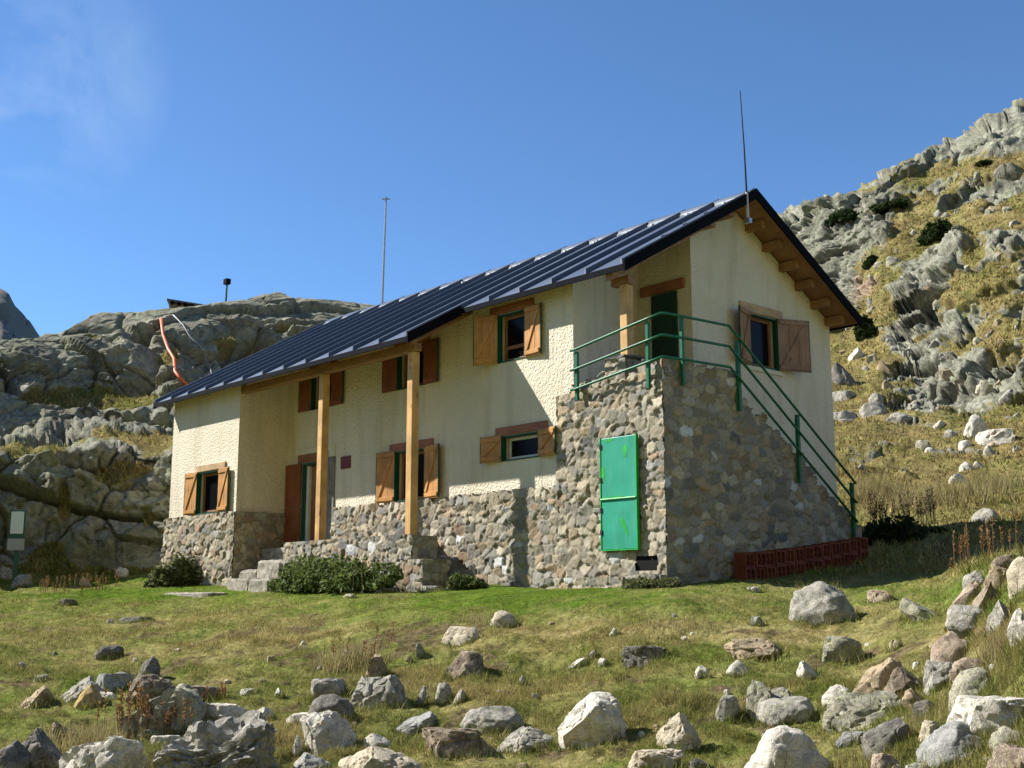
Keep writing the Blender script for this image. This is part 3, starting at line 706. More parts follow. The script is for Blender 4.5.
# rubble masonry --------------------------------------------------
PAL = np.array([1.0, .945, .835])*np.array([(.33, .30, .24), (.29, .265, .215), (.36, .34, .29), (.25, .24, .22), (.31, .25, .18), (.40, .37, .31), (.22, .21, .195), (.34, .285, .215), (.27, .27, .265), (.29, .225, .175), (.50, .52, .56), (.16, .165, .17)])
PW = np.array([5, 5, 5, 4, 3.4, 4, 3, 1.7, 3.4, 1.0, .9, 1.4]); PW = PW/PW.sum()
def masonry(name, F, a0, a1, z0, z1, top=None, seed=1, parent=None, res=.021, cell=(.19, .128), amp=.033, hole=None, bot=None, mort=(.31, .275, .205)):
    r = np.random.default_rng(seed)
    na, nz = int((a1-a0)/res)+2, int((z1-z0)/res)+2
    A, Zz = np.meshgrid(np.linspace(a0, a1, na), np.linspace(z0, z1, nz)); A = A.ravel(); Zz = Zz.ravel()
    seeds = []
    z = z0-.2; row = 0
    while z < z1+.25:
        h = cell[1]*r.uniform(.6, 1.5); a = a0-.3-r.random()*.2
        while a < a1+.35:
            w = cell[0]*r.choice([r.uniform(.4, .8), r.uniform(.8, 1.3), r.uniform(1.2, 2.0)])
            seeds.append((a+w/2+r.normal()*.02, z+h/2+r.normal()*.035)); a += w
        z += h
    Sd = np.array(seeds); n = len(Sd)
    ang = r.normal(0, .22, n); sx = r.uniform(.8, 1.25, n)
    Q = np.stack([A, Zz, np.full(len(A), seed*3.7)], 1)
    wa = A+.034*vnoise(Q*6, seed)+.010*vnoise(Q*19, seed+1); wz = Zz+.032*vnoise(Q*6, seed+2)+.010*vnoise(Q*19, seed+3)
    f1 = np.full(len(A), 9.); f2 = f1.copy(); idx = np.zeros(len(A), int)
    for k in range(n):
        da = wa-Sd[k, 0]; dz = wz-Sd[k, 1]
        m = (np.abs(da) < .55) & (np.abs(dz) < .45)
        if not m.any(): continue
        c, s = math.cos(ang[k]), math.sin(ang[k])
        p = (da[m]*c+dz[m]*s)/sx[k]*.75; q = (-da[m]*s+dz[m]*c)*1.1
        d = (np.abs(p)**5+np.abs(q)**5)**(1/5)
        b1_ = f1[m]; b2_ = f2[m]; near = d < b1_
        f2[m] = np.where(near, b1_, np.minimum(b2_, d)); f1[m] = np.where(near, d, b1_)
        im = idx[m]; im[near] = k; idx[m] = im
    e = f2-f1
    prof = sstep(e, .003, .017)
    hgt = r.uniform(.45, 1.1, n); ta, tz = r.normal(0, .13, n), r.normal(0, .15, n)
    out = amp*prof*(hgt[idx]+.14*vnoise(Q*14, seed+5))+prof*(ta[idx]*(A-Sd[idx, 0])+tz[idx]*(Zz-Sd[idx, 1]))+.006*vnoise(Q*40, seed+6)
    out = np.maximum(out, -.01)
    col = PAL[r.choice(len(PAL), n, p=PW)]*r.uniform(.76, 1.2, (n, 1))
    mo = sstep(e, .005, .014)[:, None]
    C = np.ones((len(A), 4)); C[:, :3] = col[idx]*mo+np.array(mort)*(1-mo)*(.85+.2*vnoise(Q*9, seed+8))[:, None]
    X = np.array([F(a, o, z) for a, o, z in zip(A, out, Zz)])
    g = np.arange(na*nz).reshape(nz, na)
    FF = np.stack([g[:-1, :-1].ravel(), g[:-1, 1:].ravel(), g[1:, 1:].ravel(), g[1:, :-1].ravel()], 1)
    fc = FF[:, 0]
    keep = np.ones(len(FF), bool)
    if top is not None: keep &= Sd[idx[fc], 1] < top(Sd[idx[fc], 0])
    if hole is not None:
        for h in hole: keep &= ~((A[fc] > h[0]) & (A[fc] < h[1]) & (Zz[fc] > h[2]) & (Zz[fc] < h[3]))
    if bot is not None: keep &= Zz[fc] > bot(A[fc])
    FF = FF[keep]
    used = np.unique(FF); rm = np.full(len(A), -1); rm[used] = np.arange(len(used))
    o = mesh_np(name, X[used], rm[FF], M['masonry'], smooth=True, attrs={'stone_col': ('FLOAT_COLOR', C[used])})
    if parent: o.parent = parent
    else: H(o)
    return o

masonry('stone_base', lambda a, o, z: (a, PB-.045-o, z), XL-.10, XA+.05, -.25, ZS, seed=11)
masonry('stone_base', lambda a, o, z: (XA+.045+o, a, z), PB-.05, 0., -.1, ZS, seed=12)
g = MB(); g.box(XL-.10, XA+.04, PB-.04, -.002+PB, -.4, ZS-.005); g.box(XL-.10, XL-.002, PB, 4., -.4, ZS-.005); H(g.build('base_core', M['cement']))
masonry('stone_base', lambda a, o, z: (a, -.045-o, z), -6.60, -.30, -.3, ZS+.02, top=lambda a: np.where(a < -6.45, 1.9, ZS), seed=13)
# porch
porch = H(empty('porch', (0, 0, 0)))
g = MB(); g.box(-6.50, -3.32, PB+.02, -.06, -.4, .80); g.box(-3.319, -2.66, PB+.02, -.64, -.4, .80); g.box(-8.3, -6.5, -.6, -.06, -.4, .80); g.build('floor', M['slabstone'], porch, bevel=.01)
masonry('front_wall', lambda a, o, z: (a, PB+.01-o, z), -6.54, -2.62, -.3, .84, seed=14, parent=porch)
masonry('end_wall', lambda a, o, z: (-2.63+o, a, z), PB+.0, -.62, -.3, .82, seed=15, parent=porch)
masonry('end_wall', lambda a, o, z: (-6.52-o, -a, z), .05, 1.13, -.1, .83, seed=16, parent=porch)
masonry('end_block', lambda a, o, z: (a, PB-.03-o, z), -2.95, -2.26, -.3, .42, seed=17, parent=porch)
masonry('end_block', lambda a, o, z: (-2.29+o, a, z), PB-.04, -.62, -.3, .42, seed=18, parent=porch)
g = MB(); g.box(-2.93, -2.29, PB-.02, -.6, -.4, .425); g.build('end_core', M['slabstone'], porch, bevel=.015)
block_later = True
# entrance steps
st = H(empty('entrance_steps', (0, 0, 0)))
def block(name, a0, a1, b0, b1, z0, z1, mat, parent, seed=1):
    import bmesh
    bm = bmesh.new(); bmesh.ops.create_cube(bm, size=1.)
    bmesh.ops.subdivide_edges(bm, edges=bm.edges, cuts=9, use_grid_fill=True)
    V = np.array([v.co[:] for v in bm.verts]); V = np.sign(V)*np.abs(V)
    P = V*np.array([a1-a0, b1-b0, z1-z0])+np.array([(a0+a1)/2, (b0+b1)/2, (z0+z1)/2])
    ln = np.sort(np.abs(V), 1); rnd = sstep(ln[:, 1], .42, .5)
    P = P-V*rnd[:, None]*.06+.030*np.stack([fbm(P*5, seed), fbm(P*5, seed+9), fbm(P*5, seed+5)], 1)
    for v, p in zip(bm.verts, P): v.co = p
    me = bpy.data.meshes.new(name); bm.to_mesh(me); bm.free(); me.materials.append(mat)
    o = bpy.data.objects.new(name, me); COL.objects.link(o)
    if parent: o.parent = parent
    return o
block('step', -8.02, -7.10, -1.52, -1.12, -.2, .19, M['slabstone'], st, 1); block('step', -7.12, -6.30, -1.56, -1.16, -.2, .17, M['slabstone'], st, 2)
block('step', -8.22, -7.5, -1.13, -.75, -.1, .36, M['slabstone'], st, 3); block('step', -7.52, -6.56, -1.16, -.55, -.1, .53, M['slabstone'], st, 4); block('step', -7.9, -6.8, -.60, -.07, -.1, .70, M['slabstone'], st, 5)
zz = gz(-8.1, -2.0); block('paving_slab', -9.0, -7.2, -2.35, -1.62, zz-.2, zz+.02, M['slabstone'], st, 9)
block('step', -3.30, -2.62, -.62, -.08, -.2, .50, M['slate'], st, 21); block('step', -2.70, -2.16, -.66, -.14, -.2, .27, M['slate'], st, 22)
# terrace and stair
ter = H(empty('stone_terrace', (0, 0, 0)))
XS = 1.83
def ttop(a): return np.where(a < .1, 2.98, np.where(a < .6, 3.10, np.where((a > .74) & (a < 1.19), 3.36, np.where(a > 1.66, 3.24, 3.14))))
masonry('front_wall', lambda a, o, z: (a, -.05-o, z), -.33, XS+.06, -.3, 3.40, top=ttop, seed=21, parent=ter, hole=[(1.30, 1.72, .16, .37)])
SY = [1.70+.325*i for i in range(10)]; SZ = [2.80-.19*i for i in range(10)]
def stop(a):
    a = np.asarray(a, float); z = np.full(a.shape, 3.24)
    for y, zz in zip(SY, SZ): z = np.where(a > y, zz, z)
    return z
masonry('side_wall', lambda a, o, z: (XS+.05+o, a, z), -.08, 4.95, -.3, 3.26,  top=lambda a: stop(a)+.0, seed=22, parent=ter)
g = MB(); g.box(.003, XS+.03, .02-.06, 1.70, -.4, 2.98); g.box(-.30, .003, -.04, -.004, -.4, 2.85); g.build('core', M['cement'], ter)
g = MB()
for i, (y, z) in enumerate(zip(SY, SZ)): g.box(XG+.004, XS+.03, y, y+.325-.001, -.4, z-.05)
g.build('stair_treads', M['slabstone'], ter, bevel=.008)
block('post_pillar', .76, 1.19, -.07, .32, 2.9, 3.36, M['slabstone'], ter, 6)
block('pillar_cap', .72, 1.23, -.10, .36, 3.355, 3.40, M['slate'], ter, 7)
masonry('pillar_face', lambda a, o, z: (a, -.085-o, z), .77, 1.18, 2.98, 3.35, seed=29, parent=ter, amp=.02)
block('corner_stone', 1.68, 1.90, -.06, .14, 2.95, 3.22, M['slabstone'], ter, 8)
masonry('plinth', lambda a, o, z: (a, -.24-o, z), -.52, 1.20, -.3, .10, seed=23, parent=ter)
g = MB(); g.box(-.52, 1.2, -.235, -.10, -.4, .10); g.build('plinth_core', M['slabstone'], ter, bevel=.012)
block('plinth_slab', 1.10, 1.86, -.20, .0, .05, .13, M['slabstone'], ter, 12)
g = MB(); g.box(1.28, 1.74, -.052, -.043, .14, .39); g.build('drain_shade_panel', M['dark'], ter)  # flat black panel paints the shade of the drain opening
# turquoise metal door
DOORF = lambda a, o, z: (a, -o-.02, z)
md = H(empty('metal_door', (0, 0, 0)))
g = MB(DOORF); g.box(.705, 1.405, .095, .125, .50, 1.235); g.box(.705, 1.405, .095, .125, 1.245, 2.155); g.build('door_leaf', M['tdoor'], md, bevel=.006)
g = MB(DOORF); g.box(.688, .704, .08, .135, .48, 2.17); g.box(1.406, 1.422, .08, .135, .48, 2.17); g.box(.704, 1.406, .08, .135, .482, .498); g.build('frame', M['patch'], md)
g = MB(DOORF); g.tube([(.70, .14, 1.24), (1.41, .14, 1.24)], .014); g.build('locking_bar', M['patch'], md)
def smear(x, z, w, h, t):
    g = MB(DOORF); P = []
    for k in range(16):
        an = 2*math.pi*k/16; q = w*math.cos(an)*(1+.2*math.sin(3*an)); r_ = h*math.sin(an)
        P.append((x+q*math.cos(t)-r_*math.sin(t), z+q*math.sin(t)+r_*math.cos(t)))
    g.hexa([(a, .1255, b) for a, b in P], [(a, .1275, b) for a, b in P]); g.build('paint_patch', M['patch'], md)
smear(1.20, 1.93, .045, .095, -.1); smear(1.16, .83, .035, .16, .5); smear(.745, 1.62, .035, .13, 0); smear(.88, 2.115, .09, .02, .1); smear(.96, 1.265, .2, .012, 0)
for zz in (.72, 1.05, 1.5, 2.0):
    g = MB(DOORF); g.box(.684, .72, .126, .142, zz, zz+.07); g.build('hinge', M['blackm'], md)

# railing
rl = H(empty('railing', (0, 0, 0)))
YF, XRL = -.15, 1.96
for (x, y, za, zb) in [(.225, YF, 2.80, 3.57), (1.69, YF, 2.80, 3.80), (XRL, .30, 2.86, 3.88)]:
    g = MB(); g.box(x-.026, x+.026, y-.026, y+.026, za, zb); g.build('post', M['rail'], rl, bevel=.004)
def sz(y): return 3.735-(y-1.64)*.668
for (y, lo) in ((1.63, 2.62), (3.14, 1.62), (4.64, .35)):
    g = MB(); g.box(XRL-.03, XRL+.03, y-.03, y+.03, lo, sz(y)-.01); g.build('post', M['rail'], rl, bevel=.004)
for k, dz in enumerate((0, -.325, -.65)):
    pts = [(.13, YF-.045, 3.59+dz*.95), (.225, YF-.045, 3.60+dz*.96), (1.69, YF-.045, 3.825+dz), (1.98, YF-.045, 3.865+dz), (XRL+.045, YF+.06, 3.875+dz), (XRL+.045, .30, 3.89+dz), (XRL+.045, 1.37, 3.92+dz), (XRL+.045, 1.63, 3.755+dz), (XRL+.045, 3.14, sz(3.14)+.015+dz), (XRL+.045, 4.69, sz(4.69)+.015+dz)]
    g = MB(); g.tube(pts, .021, 8); g.build('rail', M['rail'], rl, smooth=True)

# plaque
g = MB(FAC); g.box(-6.39, -6.08, .004, .03, 2.29, 2.53)
tag(g.build('plaque', M['plaque'], None, bevel=.004), 'small dark red plaque on the cream wall right of the entrance door', 'plaque')

# ------------------------------------------------------------------ antennas, poles, hoses
def along(name, pts, r, mat, label, cat, lift=.22, k=7):
    Pp = []
    for u, v in pts:
        h = hit(u, v)
        if h is None: continue
        d = CAM-h; d /= np.linalg.norm(d); Pp.append(tuple(h+d*lift+np.array([0, 0, lift*.5])))
    Q = []
    for i in range(len(Pp)-1):
        for t in (0, .5): Q.append(tuple(np.array(Pp[i])*(1-t)+np.array(Pp[i+1])*t))
    Q.append(Pp[-1])
    g = MB(); g.tube(Q, r, k); return tag(g.build(name, mat, None, smooth=True), label, cat)
an = tag(empty('whip_antenna', (1.30, 2.82, 6.35)), 'thin black whip antenna on a white bracket at the right ridge end', 'antenna')
ax, ay = 1.44, 2.72
g = MB(); g.tube([(ax-1.30, ay-2.82, .0), (ax-1.32, ay-2.82, 1.0), (ax-1.36, ay-2.82, 2.02)], .018, 6, .007); g.build('whip', M['blackm'], an)
g = MB(); g.tube([(ax-1.30, ay-2.82, -.32), (ax-1.30, ay-2.82, .18)], .03, 8, .022); g.build('base', M['seal'], an)
g = MB(); g.box(ax-1.36, ax-1.24, ay-2.86, ay-2.78, -.36, -.28); g.build('clamp', M['galv'], an)

def mast(name, u, v0, v1, D, r, label, cat, heads):
    a = pix(u[0], v0, D); b = pix(u[1], v1, D); e = tag(empty(name, tuple(a)), label, cat)
    g = MB(); g.tube([(0, 0, -.6), tuple(b-a)], r, 8, r*.7); g.build('pole', M['galv'] if heads == 'vane' else M['signf'], e)
    c = b-a; g = MB()
    if heads == 'vane':
        g.tube([(c[0]-.12, c[1]-.12, c[2]), (c[0]+.12, c[1]+.12, c[2])], .03, 6); g.tube([(c[0], c[1], c[2]-.05), (c[0], c[1], c[2]+.1)], .04, 6); g.build('sensor_arm', M['galv'], e)
    else:
        g.box(c[0]-.13, c[0]+.13, c[1]-.1, c[1]+.1, c[2]-.02, c[2]+.2); g.build('sensor_box', M['fascia'], e, bevel=.02)
    return e
mast('mast', (381.5, 386), 312, 199, 48.5, .055, 'tall thin grey metal mast standing on the rock behind the roof', 'mast', 'vane')
mast('sensor_pole', (224.5, 227), 316, 284, 46.5, .05, 'short thin pole with a dark box head beside the ruined stone building', 'pole', 'box')
along('hose', [(161, 322), (163, 338), (168, 352), (174, 362), (175, 375), (182, 384), (188, 389)], .055, M['orange'], 'orange hose hanging down the grey cliff left of the roof', 'hose')
along('pipe', [(173, 318), (183, 328), (190, 340), (201, 350), (206, 362), (211, 374), (212, 384)], .026, M['whitep'], 'thin grey pipe running down the cliff right of the orange hose', 'pipe')

# ruined stone building up on the cliff
cr = pix(193, 317.5, 47.); ru = tag(empty('stone_building', tuple(cr), YAW+R(10)), 'low brown stone building with toothed roof edge on top of the left cliff', 'building')
g = MB(); g.hexa([(-1.0, -.4, -1.2), (1.2, -.4, -1.2), (1.2, 1.4, -1.2), (-1.0, 1.4, -1.2)], [(-.85, -.4, .50), (1.2, -.4, .22), (1.2, 1.4, .22), (-.85, 1.4, .50)])
g.build('wall', RK['brown'], ru)
g = MB(); g.hexa([(-.95, -.55, .51), (1.25, -.55, .23), (1.25, 1.5, .23), (-.95, 1.5, .51)], [(-.95, -.55, .58), (1.25, -.55, .30), (1.25, 1.5, .30), (-.95, 1.5, .58)]); g.build('roof', M['slate'], ru)
for k in range(9):
    xx = -.8+k*.235; z = .50-(xx+.95)*.127
    g = MB(); g.box(xx, xx+.12, -.60, -.4, z-.10, z-.002); g.build('rafter_end', M['fascia'], ru)

# information sign at the left
b = hit(13, 584); sg = tag(empty('sign_board', tuple(b), YAW), 'two faded blank panels, white above grey, on a dark green post by the cliff', 'sign')
sc = 28.4/FPX
g = MB(); g.box(-.045, .045, .03, .11, -.4, 1.55); g.build('post', M['signf'], sg, bevel=.01)
g = MB(); g.box(-.17, .17, -.01, .025, .98, 1.60); g.build('frame', M['signf'], sg, bevel=.01)
g = MB(); g.box(-.14, .14, -.022, -.012, 1.08, 1.56); g.build('panel', M['signw'], sg, bevel=.01)
g = MB(); g.box(-.18, .18, -.03, .02, .72, .975); g.build('lower_panel', M['signg'], sg, bevel=.01)

# clay blocks in the shade under the stair
ystart = 1.95; nblk = 0
base_blk = None
def clay():
    g = MB(); w, d, h = .235, .2, .22
    g.box(-w/2, w/2, -d/2, d/2, 0, .03); g.box(-w/2, w/2, -d/2, d/2, h-.03, h); g.box(-w/2, -w/2+.03, -d/2, d/2, .03, h-.03); g.box(w/2-.03, w/2, -d/2, d/2, .03, h-.03); g.box(-.012, .012, -d/2, d/2, .03, h-.03)
    g.box(-w/2+.03, w/2-.03, -d/2+.03, d/2-.02, .1, .12)
    return g.build('clay_block', M['brick'])
rr_ = random.Random(9)
for k in range(13):
    yy = 1.42+k*.25+(.10 if k == 12 else 0)
    zz = gz(2.12, yy)
    for lv in range(2):
        o = clay() if base_blk is None else base_blk.copy()
        if base_blk is None: base_blk = o
        else: COL.objects.link(o)
        o.location = (2.13+rr_.uniform(-.02, .02), yy, zz-.05+lv*.223); o.rotation_euler = (0, 0, R(90)+rr_.uniform(-.06, .06))
        tag(o, 'red hollow clay block in the double row stacked in shade below the outside stair', 'clay block', 'clay blocks stacked under the stair')

# ------------------------------------------------------------------ rocks
import bmesh
ICO = {}
def ico(n):
    if n not in ICO:
        bm = bmesh.new(); bmesh.ops.create_icosphere(bm, subdivisions=n, radius=1.); bm.verts.ensure_lookup_table()
        ICO[n] = (np.array([v.co[:] for v in bm.verts]), np.array([[v.index for v in f.verts] for f in bm.faces])); bm.free()
    return ICO[n]
def rock_mesh(seed, kind, sub):
    V, F = ico(sub); V = V.copy(); r = np.random.default_rng(seed)
    if kind in ('block', 'slab', 'crag'): V = np.sign(V)*np.abs(V)**.75
    n = {'round': 8, 'block': 12, 'slab': 9, 'wedge': 9, 'crag': 14, 'tall': 9}[kind]
    for k in range(n):
        d = r.normal(size=3)
        if kind == 'slab': d[2] = abs(d[2])*.5
        d /= np.linalg.norm(d); lim = r.uniform(.55, .85) if kind != 'round' else r.uniform(.66, .9)
        ex = V@d-lim; V = V-np.outer(np.maximum(ex, 0)*.92, d)
    if kind == 'slab':
        ex = V[:, 2]-.45; V[:, 2] -= np.maximum(ex, 0)*.9
    if kind == 'wedge':
        d = np.array([r.choice([-1, 1])*.62, -.15, .75]); d /= np.linalg.norm(d); ex = V@d-.32; V = V-np.outer(np.maximum(ex, 0)*.95, d)
    a = {'round': .10, 'block': .10, 'slab': .09, 'wedge': .08, 'crag': .16, 'tall': .09}[kind]
    N = V/np.linalg.norm(V, axis=1)[:, None]
    V = V+N*(a*1.6*fbm(V*1.3+seed, seed, 3)+a*.75*fbm(V*4+seed, seed+4, 4))[:, None]
    F1, F2, Sd, rn = worley(V*(2.1 if kind != 'crag' else 3.2)+seed*1.7, seed+9)
    V = V+N*(a*(1.0 if kind != 'round' else .35)*((rn[0]-.5)*.9-.8*(1-sstep(F2-F1, 0, .12))))[:, None]
    if kind == 'crag':
        F1, F2, Sd, rn = worley(V*7.+seed, seed+19); V = V+N*(.075*(rn[0]-.5)-.10*(1-sstep(F2-F1, 0, .2)))[:, None]
    lo, hi = V.min(0), V.max(0); V = (V-(lo+hi)/2)/((hi-lo)/2)
    return V, F
def rock(u, vb, w, h, kind, mat, label, lean=0., depth=.8, cat='rock', group=None, name=None, sub=None, seed=None, up=0.):
    if vb > 600: w, h = w*.97, h*.90
    p = hit(min(u, 1080), min(vb, 800))
    if p is None: return None
    dist = np.linalg.norm(p-CAM); s = dist/FPX; W_, H_ = w*s, h*s
    seed = seed or int(u*7+vb*13) % 9973
    V, F = rock_mesh(seed, kind, sub or (5 if w > 45 else 4 if w > 12 else 3))
    V = V*np.array([W_/2, W_*depth/2, H_*.92]); V[:, 2] += H_*.06
    V[:, 0] += lean*np.maximum(V[:, 2], 0)
    f = p-CAM; f[2] = 0; f /= np.linalg.norm(f)
    az = math.atan2(f[1], f[0])-math.pi/2
    o = mesh_np(name or ('boulder' if w > 40 else 'rock'), V, F, RK[mat], smooth=True)
    if kind != 'round': o.data.set_sharp_from_angle(angle=R(24 if w > 45 else 30))
    q = p+f*(W_*depth*.36); zz = gz(q[0], q[1]) if vb > 540 else p[2]
    zz = min(zz, p[2]+.10*H_)
    o.location = (q[0], q[1], zz+up*H_); o.rotation_euler = (0, 0, az)
    tag(o, label, cat, group)
    return o
